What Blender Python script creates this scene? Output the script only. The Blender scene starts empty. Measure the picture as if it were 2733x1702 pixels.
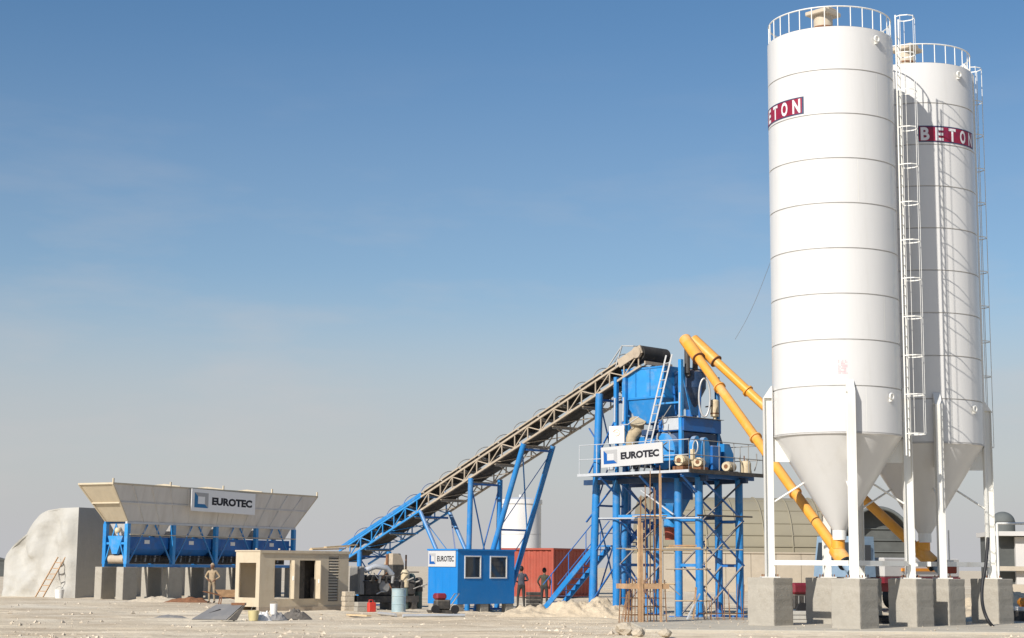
import bpy, bmesh, math, random
from mathutils import Vector, Matrix, noise
R_ = math.radians
SC = bpy.context.scene
COL = SC.collection
random.seed(7)

# ------------------------------------------------------------------ camera
F_PX, W_PX, H_PX = 4500.0, 2733.0, 1702.0
PITCH, ROLL, CAM_H = 0.14592, 0.00802, 1.65
_r0 = Vector((1, 0, 0)); _u0 = Vector((0, -math.sin(PITCH), math.cos(PITCH)))
CAM_F = Vector((0, math.cos(PITCH), math.sin(PITCH)))
CAM_R = math.cos(ROLL) * _r0 + math.sin(ROLL) * _u0
CAM_U = -math.sin(ROLL) * _r0 + math.cos(ROLL) * _u0
cam = bpy.data.cameras.new('camera'); cam_ob = bpy.data.objects.new('camera', cam)
COL.objects.link(cam_ob)
mw = Matrix.Identity(4)
for i in range(3):
    mw[i][0] = CAM_R[i]; mw[i][1] = CAM_U[i]; mw[i][2] = -CAM_F[i]
mw[2][3] = CAM_H
cam_ob.matrix_world = mw
cam.sensor_width = 36.0; cam.lens = 36.0 * F_PX / W_PX
cam.clip_start = 0.5; cam.clip_end = 9000
SC.camera = cam_ob

# ------------------------------------------------------------------ sky, sun
SUN_AZ, SUN_EL = 36.0, 32.0        # degrees left of straight-behind-the-camera, elevation
world = bpy.data.worlds.new('World'); SC.world = world; world.use_nodes = True
nt = world.node_tree; nt.nodes.clear()
wo = nt.nodes.new('ShaderNodeOutputWorld'); bg = nt.nodes.new('ShaderNodeBackground')
sky = nt.nodes.new('ShaderNodeTexSky'); sky.sky_type = 'NISHITA'; sky.sun_disc = False
sky.sun_elevation = R_(SUN_EL); sky.sun_rotation = R_(180 + SUN_AZ)
sky.altitude = 50; sky.air_density = 1.0; sky.dust_density = 0.6; sky.ozone_density = 2.2
hsv = nt.nodes.new('ShaderNodeHueSaturation'); hsv.inputs['Saturation'].default_value = 1.2
tc = nt.nodes.new('ShaderNodeTexCoord'); mp = nt.nodes.new('ShaderNodeMapping')
mp.inputs['Scale'].default_value = (2.2, 2.2, 9.0)
nz = nt.nodes.new('ShaderNodeTexNoise'); nz.inputs['Scale'].default_value = 2.4
nz.inputs['Detail'].default_value = 7; nz.inputs['Roughness'].default_value = 0.55
cr = nt.nodes.new('ShaderNodeValToRGB')
cr.color_ramp.elements[0].position = 0.50; cr.color_ramp.elements[0].color = (0, 0, 0, 1)
cr.color_ramp.elements[1].position = 0.85; cr.color_ramp.elements[1].color = (0.6, 0.6, 0.6, 1)
mx = nt.nodes.new('ShaderNodeMixRGB'); mx.inputs[2].default_value = (6.0, 5.65, 5.6, 1)
nt.links.new(tc.outputs['Generated'], mp.inputs['Vector']); nt.links.new(mp.outputs[0], nz.inputs['Vector'])
nt.links.new(nz.outputs['Fac'], cr.inputs['Fac'])
sz = nt.nodes.new('ShaderNodeSeparateXYZ'); nt.links.new(tc.outputs['Generated'], sz.inputs[0])
mr = nt.nodes.new('ShaderNodeMapRange'); mr.inputs['From Min'].default_value = 0.30; mr.inputs['From Max'].default_value = 0.10   # clouds only low in the sky
nt.links.new(sz.outputs['Z'], mr.inputs['Value'])
cm_ = nt.nodes.new('ShaderNodeMath'); cm_.operation = 'MULTIPLY'; nt.links.new(cr.outputs[0], cm_.inputs[0]); nt.links.new(mr.outputs[0], cm_.inputs[1])
nt.links.new(cm_.outputs[0], mx.inputs[0])
nt.links.new(sky.outputs[0], hsv.inputs['Color'])
sx = nt.nodes.new('ShaderNodeSeparateXYZ'); nt.links.new(tc.outputs['Generated'], sx.inputs[0])
hr = nt.nodes.new('ShaderNodeValToRGB'); hr.color_ramp.interpolation = 'EASE'      # dusty air, thickest at the horizon all round
hr.color_ramp.elements[0].position = 0.0; hr.color_ramp.elements[0].color = (1, 1, 1, 1)
hr.color_ramp.elements[1].position = 0.33; hr.color_ramp.elements[1].color = (0, 0, 0, 1)
for ps, vv in ((0.07, 0.80), (0.18, 0.12)):
    e_ = hr.color_ramp.elements.new(ps); e_.color = (vv, vv, vv, 1)
nt.links.new(sx.outputs['Z'], hr.inputs['Fac'])
hm_ = nt.nodes.new('ShaderNodeMixRGB'); hm_.inputs[2].default_value = (5.1, 5.12, 5.3, 1)
nt.links.new(hr.outputs[0], hm_.inputs[0]); nt.links.new(hsv.outputs[0], hm_.inputs[1])
nt.links.new(hm_.outputs[0], mx.inputs[1]); nt.links.new(mx.outputs[0], bg.inputs['Color'])
bg.inputs['Strength'].default_value = 0.069
nt.links.new(bg.outputs[0], wo.inputs['Surface'])
sun = bpy.data.lights.new('sun', 'SUN'); sun.energy = 3.6; sun.angle = R_(0.55); sun.color = (1.0, 0.95, 0.88)
sun_ob = bpy.data.objects.new('sun', sun); COL.objects.link(sun_ob)
S = Vector((-math.sin(R_(SUN_AZ)) * math.cos(R_(SUN_EL)), -math.cos(R_(SUN_AZ)) * math.cos(R_(SUN_EL)), math.sin(R_(SUN_EL))))
sun_ob.rotation_euler = S.to_track_quat('Z', 'Y').to_euler(); sun_ob.location = S * 60
SC.view_settings.view_transform = 'Standard'; SC.view_settings.look = 'None'
SC.view_settings.exposure = 0.56; SC.view_settings.gamma = 1.0
SC.view_settings.use_curve_mapping = False

# ------------------------------------------------------------------ helpers
def ray(x, y):
    dx, dy = x - W_PX / 2, y - H_PX / 2
    return CAM_R * (dx / F_PX) - CAM_U * (dy / F_PX) + CAM_F
def P(x, y, Y):                     # point on a photo direction at world depth Y
    d = ray(x, y); t = Y / d.y
    return Vector((d.x * t, Y, CAM_H + d.z * t))
def G(x, y, z=0.0):                 # photo direction met with the ground
    d = ray(x, y); t = (z - CAM_H) / d.z
    return Vector((d.x * t, d.y * t, z))
def GX(x, Y, z=0.0):                # a spot on the ground at depth Y under photo column x
    p = P(x, 1500, Y); p.z = z
    return p
V = Vector
MATS = {}
def mat(name, col, rough=0.6, metal=0.0, var=0.12, scale=3.0, dirt=None, dirt_amt=0.35, dscale=1.2, bump=0.0, bscale=20.0, streak=False, spec=0.5, world_co=False, dust=0.0, bstretch=None):
    m = bpy.data.materials.new(name); m.use_nodes = True; n = m.node_tree; N = n.nodes; L = n.links
    b = N['Principled BSDF']; b.inputs['Roughness'].default_value = rough; b.inputs['Metallic'].default_value = metal
    b.inputs['Specular IOR Level'].default_value = spec
    t = N.new('ShaderNodeTexCoord'); src = t.outputs['Object']
    if world_co:
        g = N.new('ShaderNodeNewGeometry'); src = g.outputs['Position']
    mpn = N.new('ShaderNodeMapping'); L.new(src, mpn.inputs['Vector'])
    if streak: mpn.inputs['Scale'].default_value = (1, 1, 0.12)
    n1 = N.new('ShaderNodeTexNoise'); n1.inputs['Scale'].default_value = scale; n1.inputs['Detail'].default_value = 6; n1.inputs['Roughness'].default_value = 0.65
    L.new(mpn.outputs[0], n1.inputs['Vector'])
    c1 = N.new('ShaderNodeValToRGB')
    c1.color_ramp.elements[0].position = 0.3; c1.color_ramp.elements[1].position = 0.72
    c1.color_ramp.elements[0].color = tuple(max(0, c * (1 - var)) for c in col) + (1,)
    c1.color_ramp.elements[1].color = tuple(min(1, c * (1 + var)) for c in col) + (1,)
    L.new(n1.outputs['Fac'], c1.inputs['Fac']); out = c1.outputs[0]
    if dirt:
        n2 = N.new('ShaderNodeTexNoise'); n2.inputs['Scale'].default_value = dscale; n2.inputs['Detail'].default_value = 9; n2.inputs['Roughness'].default_value = 0.7
        L.new(mpn.outputs[0], n2.inputs['Vector'])
        c2 = N.new('ShaderNodeValToRGB'); c2.color_ramp.elements[0].position = 0.5; c2.color_ramp.elements[1].position = 0.74
        c2.color_ramp.elements[0].color = (0, 0, 0, 1); c2.color_ramp.elements[1].color = (dirt_amt,) * 3 + (1,)
        L.new(n2.outputs['Fac'], c2.inputs['Fac'])
        mxx = N.new('ShaderNodeMixRGB'); mxx.inputs[2].default_value = tuple(dirt) + (1,)
        L.new(c2.outputs[0], mxx.inputs[0]); L.new(out, mxx.inputs[1]); out = mxx.outputs[0]
    if dust:
        gn = N.new('ShaderNodeNewGeometry'); sn = N.new('ShaderNodeSeparateXYZ'); L.new(gn.outputs['Normal'], sn.inputs[0])
        rn = N.new('ShaderNodeMapRange'); rn.inputs['From Min'].default_value = 0.2; rn.inputs['From Max'].default_value = 0.9; rn.inputs['To Max'].default_value = dust; L.new(sn.outputs['Z'], rn.inputs['Value'])
        md = N.new('ShaderNodeMixRGB'); md.inputs[2].default_value = (0.50, 0.43, 0.34, 1); L.new(rn.outputs[0], md.inputs[0]); L.new(out, md.inputs[1]); out = md.outputs[0]
    L.new(out, b.inputs['Base Color'])
    if bump:
        n3 = N.new('ShaderNodeTexNoise'); n3.inputs['Scale'].default_value = bscale; n3.inputs['Detail'].default_value = 5
        if bstretch:
            mp3 = N.new('ShaderNodeMapping'); mp3.inputs['Scale'].default_value = bstretch; L.new(src, mp3.inputs['Vector']); L.new(mp3.outputs[0], n3.inputs['Vector'])
        else: L.new(mpn.outputs[0], n3.inputs['Vector'])
        bp = N.new('ShaderNodeBump'); bp.inputs['Strength'].default_value = bump; bp.inputs['Distance'].default_value = 0.05
        L.new(n3.outputs['Fac'], bp.inputs['Height']); L.new(bp.outputs[0], b.inputs['Normal'])
    MATS[name] = m
    return m
SAND = (0.42, 0.34, 0.24)
mat('white_paint', (0.66, 0.65, 0.63), 0.26, var=0.02, scale=2.0, dirt=(0.50, 0.47, 0.41), dirt_amt=0.34, dscale=1.3, streak=True, spec=0.5, bump=0.10, bscale=1.6, bstretch=(1.0, 1.0, 0.25))
mat('white_leg', (0.76, 0.75, 0.70), 0.45, var=0.04, scale=3, dirt=(0.5, 0.44, 0.34), dirt_amt=0.45, dscale=2.2, streak=True)
mat('seam_grey', (0.47, 0.455, 0.43), 0.6, var=0.15)
mat('filter_beige', (0.52, 0.44, 0.33), 0.6, var=0.12, dirt=(0.3, 0.22, 0.14), dirt_amt=0.4, dscale=3)
mat('crimson', (0.27, 0.008, 0.035), 0.5, var=0.15, scale=1.6, dirt=(0.03, 0.02, 0.07), dirt_amt=0.95, dscale=2.2)
mat('letter_white', (0.70, 0.68, 0.69), 0.5, var=0.05)
mat('faded_pink', (0.66, 0.40, 0.43), 0.6, var=0.2, scale=30)
mat('concrete', (0.38, 0.35, 0.295), 0.9, var=0.12, scale=1.7, dirt=(0.24, 0.21, 0.165), dirt_amt=0.65, dscale=1.8, bump=0.22, bscale=16, spec=0.2)
mat('concrete_pale', (0.45, 0.435, 0.395), 0.92, var=0.07, scale=0.8, dirt=(0.36, 0.335, 0.28), dirt_amt=0.4, dscale=0.7, bump=0.4, bscale=6, spec=0.2)
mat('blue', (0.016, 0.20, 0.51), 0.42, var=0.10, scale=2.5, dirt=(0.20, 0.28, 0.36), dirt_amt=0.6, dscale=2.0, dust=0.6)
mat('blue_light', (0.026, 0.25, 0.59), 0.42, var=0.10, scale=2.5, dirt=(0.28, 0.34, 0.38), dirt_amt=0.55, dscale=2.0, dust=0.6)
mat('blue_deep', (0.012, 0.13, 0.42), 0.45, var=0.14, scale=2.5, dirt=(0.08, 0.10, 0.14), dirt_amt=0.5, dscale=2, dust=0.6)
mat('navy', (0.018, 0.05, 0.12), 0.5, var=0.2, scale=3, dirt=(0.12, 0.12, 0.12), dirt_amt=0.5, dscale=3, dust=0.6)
mat('cabin_blue', (0.010, 0.195, 0.54), 0.4, var=0.05, scale=1.2, dirt=(0.12, 0.27, 0.45), dirt_amt=0.3, dscale=1.6, dust=0.6)
mat('yellow', (0.76, 0.335, 0.03), 0.45, var=0.08, scale=2.5, dirt=(0.76, 0.50, 0.30), dirt_amt=0.55, dscale=1.2, dust=0.2)
mat('beige_steel', (0.43, 0.355, 0.265), 0.6, var=0.15, scale=3, dirt=(0.28, 0.22, 0.16), dirt_amt=0.5, dscale=4, dust=0.6)
mat('grey_steel', (0.30, 0.295, 0.28), 0.6, metal=0.2, var=0.15, scale=4, dirt=(0.36, 0.31, 0.25), dirt_amt=0.4, dscale=4, dust=0.6)
mat('pale_steel', (0.52, 0.54, 0.56), 0.5, metal=0.2, var=0.10, scale=4)
mat('aluminium', (0.50, 0.50, 0.49), 0.4, metal=0.3, var=0.08, scale=6)
mat('dark_rubber', (0.03, 0.029, 0.028), 0.8, var=0.3, scale=3, dirt=(0.16, 0.13, 0.1), dirt_amt=0.5, dscale=2.5)
mat('black', (0.018, 0.018, 0.02), 0.6, var=0.3)
mat('dark_machine', (0.055, 0.05, 0.045), 0.6, var=0.35, scale=6, dirt=(0.22, 0.19, 0.15), dirt_amt=0.5, dscale=5, dust=0.22)
mat('hopper_sheet', (0.58, 0.56, 0.53), 0.6, var=0.10, scale=1.6, dirt=(0.42, 0.38, 0.33), dirt_amt=0.5, dscale=1.4, streak=True)
mat('hopper_end', (0.55, 0.47, 0.34), 0.65, var=0.10, scale=1.6, dirt=(0.36, 0.28, 0.18), dirt_amt=0.45, dscale=1.4, streak=True)
mat('container_cream', (0.55, 0.465, 0.335), 0.55, var=0.07, scale=1.3, dirt=(0.36, 0.26, 0.15), dirt_amt=0.4, dscale=1.8, dust=0.6)
mat('cream_motor', (0.60, 0.50, 0.33), 0.5, var=0.1, scale=5, dirt=(0.3, 0.2, 0.12), dirt_amt=0.5, dscale=6)
mat('sign_white', (0.52, 0.52, 0.515), 0.5, var=0.02)
mat('sign_white_shade_lift', (0.80, 0.80, 0.79), 0.5, var=0.02)  # sign white lightened in its colour to offset shade on the bins board
mat('logo_blue', (0.0, 0.085, 0.33), 0.5, var=0.02)
mat('logo_teal', (0.0, 0.15, 0.36), 0.5, var=0.02)
mat('logo_grey', (0.38, 0.38, 0.38), 0.5, var=0.02)
mat('ink', (0.006, 0.006, 0.012), 0.6, var=0.05)
mat('board_white', (0.80, 0.79, 0.77), 0.5, var=0.03)
mat('swirl_orange', (0.74, 0.52, 0.38), 0.6, var=0.1)
mat('faint_green', (0.55, 0.66, 0.48), 0.6, var=0.1)
mat('rust', (0.21, 0.095, 0.045), 0.85, var=0.3, scale=9)
mat('rebar_rust', (0.26, 0.14, 0.07), 0.85, var=0.3, scale=9)
mat('timber', (0.46, 0.29, 0.16), 0.85, var=0.22, scale=5, dirt=(0.26, 0.17, 0.1), dirt_amt=0.5, dscale=4)
mat('timber_pale', (0.55, 0.41, 0.24), 0.85, var=0.2, scale=5)
mat('red_container', (0.34, 0.066, 0.038), 0.65, var=0.14, scale=1.2, dirt=(0.32, 0.12, 0.08), dirt_amt=0.55, dscale=1.1)
mat('dark_red', (0.20, 0.018, 0.03), 0.5, var=0.2, scale=3)
mat('red_plastic', (0.55, 0.045, 0.03), 0.4, var=0.1)
mat('red_rubber', (0.32, 0.07, 0.04), 0.7, var=0.2)
mat('canvas_tan', (0.42, 0.34, 0.22), 0.9, var=0.25, scale=5, bump=0.5, bscale=6)
mat('shed_canvas', (0.27, 0.24, 0.17), 0.85, var=0.06, scale=0.4, dirt=(0.25, 0.225, 0.17), dirt_amt=0.6, dscale=0.5)
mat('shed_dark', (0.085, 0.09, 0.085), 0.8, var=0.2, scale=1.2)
mat('tank_grey', (0.115, 0.125, 0.12), 0.75, var=0.12, scale=1.2)
mat('wall_plaster', (0.45, 0.39, 0.305), 0.9, var=0.09, scale=0.8, dirt=(0.34, 0.29, 0.22), dirt_amt=0.5, dscale=0.7, bump=0.2, bscale=5)
mat('building_pale', (0.55, 0.53, 0.50), 0.85, var=0.06, scale=0.6)
mat('truck_blue', (0.22, 0.31, 0.40), 0.5, var=0.1, scale=3)
mat('barrel_blue', (0.33, 0.43, 0.45), 0.55, var=0.14, scale=3, dirt=(0.46, 0.41, 0.33), dirt_amt=0.7, dscale=3)
mat('drum_green', (0.10, 0.14, 0.12), 0.6, var=0.2, scale=3)
mat('plastic_white', (0.74, 0.73, 0.70), 0.5, var=0.05, dirt=(0.5, 0.45, 0.36), dirt_amt=0.5, dscale=6)
mat('plastic_yellow', (0.58, 0.50, 0.26), 0.5, var=0.1)
mat('orange_plastic', (0.75, 0.28, 0.02), 0.5, var=0.1)
mat('sheet_grey', (0.20, 0.195, 0.19), 0.55, var=0.12, scale=2, dirt=(0.34, 0.3, 0.24), dirt_amt=0.5, dscale=2.5)
mat('stone', (0.48, 0.41, 0.31), 0.95, var=0.15, scale=6, bump=0.5, bscale=10)
mat('skin', (0.20, 0.105, 0.06), 0.6, var=0.08)
mat('hair', (0.012, 0.010, 0.009), 0.7, var=0.2)
mat('khaki', (0.36, 0.27, 0.17), 0.9, var=0.2, scale=9)
mat('khaki_dark', (0.27, 0.21, 0.14), 0.9, var=0.2, scale=9)
mat('shirt_grey', (0.075, 0.08, 0.10), 0.9, var=0.2, scale=9)
mat('shirt_olive', (0.07, 0.066, 0.045), 0.9, var=0.2, scale=9)
mat('trouser_dark', (0.04, 0.038, 0.036), 0.9, var=0.2, scale=9)
mat('shoe', (0.03, 0.025, 0.02), 0.7, var=0.2)
mat('slab_dust', (0.47, 0.43, 0.35), 0.95, var=0.14, scale=0.7, dirt=(0.55, 0.47, 0.36), dirt_amt=0.8, dscale=0.9, bump=0.25, bscale=7, spec=0.15, world_co=True)
mat('gravel_mat', (0.57, 0.49, 0.38), 0.95, var=0.3, scale=1.3, spec=0.2, world_co=True)
mat('mound_sand', (0.58, 0.48, 0.345), 0.97, var=0.16, scale=1.5, dirt=(0.48, 0.39, 0.27), dirt_amt=0.6, dscale=2, bump=0.7, bscale=8, spec=0.1)
def glass_mat():
    m = bpy.data.materials.new('window_glass'); m.use_nodes = True
    b = m.node_tree.nodes['Principled BSDF']
    b.inputs['Base Color'].default_value = (0.035, 0.04, 0.045, 1); b.inputs['Roughness'].default_value = 0.06
    b.inputs['Specular IOR Level'].default_value = 0.6
    MATS['window_glass'] = m
glass_mat()

class M:
    def __init__(s): s.v = []; s.f = []; s.sm = []
    def add(s, vs, fs, smooth=False):
        k = len(s.v); s.v += [tuple(v) for v in vs]
        for f in fs: s.f.append(tuple(i + k for i in f)); s.sm.append(smooth)
        return s
    def box(s, lo, hi, c=0.0, mtx=None):
        lo, hi = V(lo), V(hi)
        if c <= 0:
            vs = [V((x, y, z)) for x in (lo.x, hi.x) for y in (lo.y, hi.y) for z in (lo.z, hi.z)]
            fs = [(0, 1, 3, 2), (4, 6, 7, 5), (0, 4, 5, 1), (2, 3, 7, 6), (0, 2, 6, 4), (1, 5, 7, 3)]
        else:
            vs = []; fs = []; idx = {}
            for sx in (0, 1):
                for sy in (0, 1):
                    for sz in (0, 1):
                        b = V((hi.x if sx else lo.x, hi.y if sy else lo.y, hi.z if sz else lo.z))
                        d = V((-c if sx else c, -c if sy else c, -c if sz else c))
                        for ax in range(3):
                            p = b.copy()
                            for o in range(3):
                                if o != ax: p[o] += d[o]
                            idx[(sx, sy, sz, ax)] = len(vs); vs.append(p)
            for ax in range(3):
                o1, o2 = [o for o in range(3) if o != ax]
                for sd in (0, 1):
                    q = []
                    for a, b in ((0, 0), (1, 0), (1, 1), (0, 1)):
                        k = [0, 0, 0]; k[ax] = sd; k[o1] = a; k[o2] = b; q.append(idx[(k[0], k[1], k[2], ax)])
                    fs.append(tuple(q))
                for a in (0, 1):
                    for b in (0, 1):
                        k = [0, 0, 0]; k[o1] = a; k[o2] = b
                        k0 = list(k); k1 = list(k); k0[ax] = 0; k1[ax] = 1
                        fs.append((idx[(*k0, o1)], idx[(*k1, o1)], idx[(*k1, o2)], idx[(*k0, o2)]))
            for sx in (0, 1):
                for sy in (0, 1):
                    for sz in (0, 1): fs.append(tuple(idx[(sx, sy, sz, a)] for a in range(3)))
        if mtx: vs = [mtx @ v for v in vs]
        return s.add(vs, fs)
    def bar(s, a, b, w, h=None, up=(0, 0, 1)):        # rectangular bar between two points
        a, b = V(a), V(b); h = h or w; d = (b - a).normalized(); up = V(up)
        if abs(d.dot(up)) > 0.98: up = V((1, 0, 0))
        x = d.cross(up).normalized() * (w / 2); y = x.cross(d).normalized() * (h / 2)
        vs = [p + sx * x + sy * y for p in (a, b) for sx, sy in ((-1, -1), (1, -1), (1, 1), (-1, 1))]
        return s.add(vs, [(0, 1, 2, 3), (7, 6, 5, 4)] + [(i, i + 4, (i + 1) % 4 + 4, (i + 1) % 4) for i in range(4)])
    def tube(s, a, b, r, r2=None, n=10, caps=True):
        return s.path([a, b], r, n, caps, r2)
    def path(s, pts, r, n=8, caps=True, r2=None, closed=False):
        pts = [V(p) for p in pts]; k = len(pts); vs = []; fs = []; ref = None
        for i, p in enumerate(pts):
            if closed: d = pts[(i + 1) % k] - pts[i - 1]
            else: d = pts[min(i + 1, k - 1)] - pts[max(i - 1, 0)]
            d.normalize()
            if ref is None:
                ref = d.cross(V((0, 0, 1)) if abs(d.z) < 0.95 else V((1, 0, 0))).normalized()
            x = (ref - d * ref.dot(d)).normalized(); ref = x; y = d.cross(x)
            rr = r if not isinstance(r, (list, tuple)) else r[i]
            if r2 is not None: rr = r + (r2 - r) * i / max(1, k - 1)
            vs += [p + x * (rr * math.cos(2 * math.pi * j / n)) + y * (rr * math.sin(2 * math.pi * j / n)) for j in range(n)]
        for i in range(k if closed else k - 1):
            i2 = (i + 1) % k
            fs += [(i * n + j, i * n + (j + 1) % n, i2 * n + (j + 1) % n, i2 * n + j) for j in range(n)]
        s.add(vs, fs, True)
        if caps and not closed:
            s.add(vs[:n], [tuple(range(n))[::-1]]); s.add(vs[-n:], [tuple(range(n))])
        return s
    def lathe(s, prof, n=48, c=(0, 0, 0), caps=True, a0=0.0, a1=2 * math.pi):
        c = V(c); full = abs(a1 - a0 - 2 * math.pi) < 1e-6; m = n if full else n + 1
        rings = [[c + V((r * math.cos(a0 + (a1 - a0) * j / n), r * math.sin(a0 + (a1 - a0) * j / n), z)) for j in range(m)] for r, z in prof]
        for a, b in zip(rings[:-1], rings[1:]):        # every band its own loops: crisp profile edges
            s.add(a + b, [(j, (j + 1) % m, m + (j + 1) % m, m + j) for j in range(m if full else n)], True)
        if caps and full:
            if prof[0][0] > 1e-4: s.add(rings[0], [tuple(range(m))[::-1]])
            if prof[-1][0] > 1e-4: s.add(rings[-1], [tuple(range(m))])
        return s
    def prism(s, poly, d, o=(0, 0, 0), u=(1, 0, 0), v=(0, 0, 1), w=(0, 1, 0)):   # polygon in u,v pushed d along w
        o, u, v, w = V(o), V(u), V(v), V(w); n = len(poly)
        a = [o + u * p[0] + v * p[1] for p in poly]; b = [p + w * d for p in a]
        return s.add(a + b, [tuple(range(n))[::-1], tuple(range(n, 2 * n))] + [(i, (i + 1) % n, n + (i + 1) % n, n + i) for i in range(n)])
    def loft(s, lo, hi, smooth=False, caps=True):
        n = len(lo); s.add(list(lo) + list(hi), [(i, (i + 1) % n, n + (i + 1) % n, n + i) for i in range(n)], smooth)
        if caps: s.add(lo, [tuple(range(n))[::-1]]); s.add(hi, [tuple(range(n))])
        return s
    def ball(s, c, r, nu=12, nv=8, sq=(1, 1, 1)):
        c = V(c); vs = []; fs = []
        for i in range(nv + 1):
            t = math.pi * i / nv
            for j in range(nu):
                q = 2 * math.pi * j / nu
                vs.append(c + V((r * sq[0] * math.sin(t) * math.cos(q), r * sq[1] * math.sin(t) * math.sin(q), r * sq[2] * math.cos(t))))
        for i in range(nv):
            for j in range(nu): fs.append((i * nu + j, (i + 1) * nu + j, (i + 1) * nu + (j + 1) % nu, i * nu + (j + 1) % nu))
        return s.add(vs, fs, True)
    def build(s, name, m, parent=None):
        me = bpy.data.meshes.new(name); me.from_pydata(s.v, [], s.f); me.update()
        me.polygons.foreach_set('use_smooth', s.sm)
        bm = bmesh.new(); bm.from_mesh(me); bmesh.ops.remove_doubles(bm, verts=bm.verts, dist=1e-5) if False else None
        bmesh.ops.recalc_face_normals(bm, faces=bm.faces); bm.to_mesh(me); bm.free()
        me.materials.append(MATS[m])
        o = bpy.data.objects.new(name, me); COL.objects.link(o)
        if parent: o.parent = parent
        return o
def tag(o, label=None, cat=None, group=None, kind=None):
    if label: o['label'] = label
    if cat: o['category'] = cat
    if group: o['group'] = group
    if kind: o['kind'] = kind
    return o
def thing(name, label, cat, loc=(0, 0, 0), rz=0.0, group=None):
    o = bpy.data.objects.new(name, None); COL.objects.link(o); o.empty_display_size = 0.3
    o.location = loc; o.rotation_euler = (0, 0, R_(rz)); tag(o, label, cat, group)
    return o
def place(o, loc, rz=0.0): o.location = loc; o.rotation_euler = (0, 0, R_(rz)); return o
def share(src, name, parent, loc=None, mtx=None):      # a sibling that shares mesh data
    o = bpy.data.objects.new(name, src.data); COL.objects.link(o); o.parent = parent
    if mtx is not None: o.matrix_local = mtx
    elif loc is not None: o.location = loc
    return o
def copy_tree(o, parent=None):
    c = o.copy(); COL.objects.link(c); c.parent = parent
    for ch in list(o.children): copy_tree(ch, c)
    return c
def text_mesh(txt, size, offset=0.0):
    cu = bpy.data.curves.new('lettering', 'FONT'); cu.body = txt; cu.size = size; cu.offset = offset; cu.resolution_u = 3
    cu.align_x = 'CENTER'; cu.align_y = 'CENTER'
    ob = bpy.data.objects.new('lettering', cu); COL.objects.link(ob); dg = bpy.context.evaluated_depsgraph_get(); dg.update()
    me = bpy.data.meshes.new_from_object(ob.evaluated_get(dg)); bpy.data.objects.remove(ob); bpy.data.curves.remove(cu)
    return me
def text_obj(txt, size, width, mtx, m, name, parent, offset=0.0):   # text fitted to a width, lying in the local xz plane of mtx
    me = text_mesh(txt, size, offset); xs = [v.co.x for v in me.vertices]; ys = [v.co.y for v in me.vertices]
    cx, cy = (min(xs) + max(xs)) / 2, (min(ys) + max(ys)) / 2; k = width / (max(xs) - min(xs)); kh = size / (max(ys) - min(ys))
    for v in me.vertices: v.co = mtx @ V(((v.co.x - cx) * k, 0, (v.co.y - cy) * kh))
    me.materials.clear(); me.materials.append(MATS[m])
    o = bpy.data.objects.new(name, me); COL.objects.link(o); o.parent = parent
    return o

# ------------------------------------------------------------------ the setting: ground
def gz(x, y):
    n = noise.noise(V((x * 0.11, y * 0.11, 1.3))) * 0.05 + noise.noise(V((x * 0.5, y * 0.5, 7.7))) * 0.028 + noise.noise(V((x * 1.7, y * 1.7, 3.1))) * 0.014
    n += (1 - abs(noise.noise(V((x * 0.16, y * 0.75, 21.0))))) ** 3 * 0.075 * max(0.0, min(1.0, (y - 40) / 6)) - 0.05
    for c0, am_, wl_, ph in ((43.2, 0.5, 0.10, 0.3), (52.5, 1.4, 0.07, 1.9), (58.0, 0.9, 0.09, 4.0), (66.0, 1.6, 0.06, 2.2)):
        for off in (-0.85, 0.85):
            d = abs(y - (c0 + am_ * math.sin(x * wl_ + ph) + 0.10 * x * (1 if c0 < 50 else -0.4) + off))
            if d < 0.55: n += -0.055 * math.exp(-(d / 0.16) ** 2) + 0.04 * math.exp(-((d - 0.33) / 0.12) ** 2)
    return n - 0.02 if not (3.2 < x < 20 and 45 < y < 58) else -0.03
def axis(vals):
    out = []
    for a, b, st in vals:
        k = max(1, int(round((b - a) / st))); out += [a + (b - a) * i / k for i in range(k)]
    out.append(vals[-1][1]); return out
gx = axis([(-4000, -400, 900), (-400, -60, 60), (-60, -34, 4), (-34, 24, 0.32), (24, 60, 4), (60, 400, 60), (400, 4000, 900)])
gy = axis([(-300, -30, 60), (-30, 36, 6), (36, 62, 0.16), (62, 80, 0.3), (80, 112, 0.6), (112, 200, 8), (200, 600, 80), (600, 7000, 1200)])
vs = []; fs = []
for y in gy:
    for x in gx: vs.append((x, y, gz(x, y) if (-60 < x < 60 and 30 < y < 200) else -0.03))
nx = len(gx)
for j in range(len(gy) - 1):
    for i in range(nx - 1): fs.append((j * nx + i, j * nx + i + 1, (j + 1) * nx + i + 1, (j + 1) * nx + i))
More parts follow.
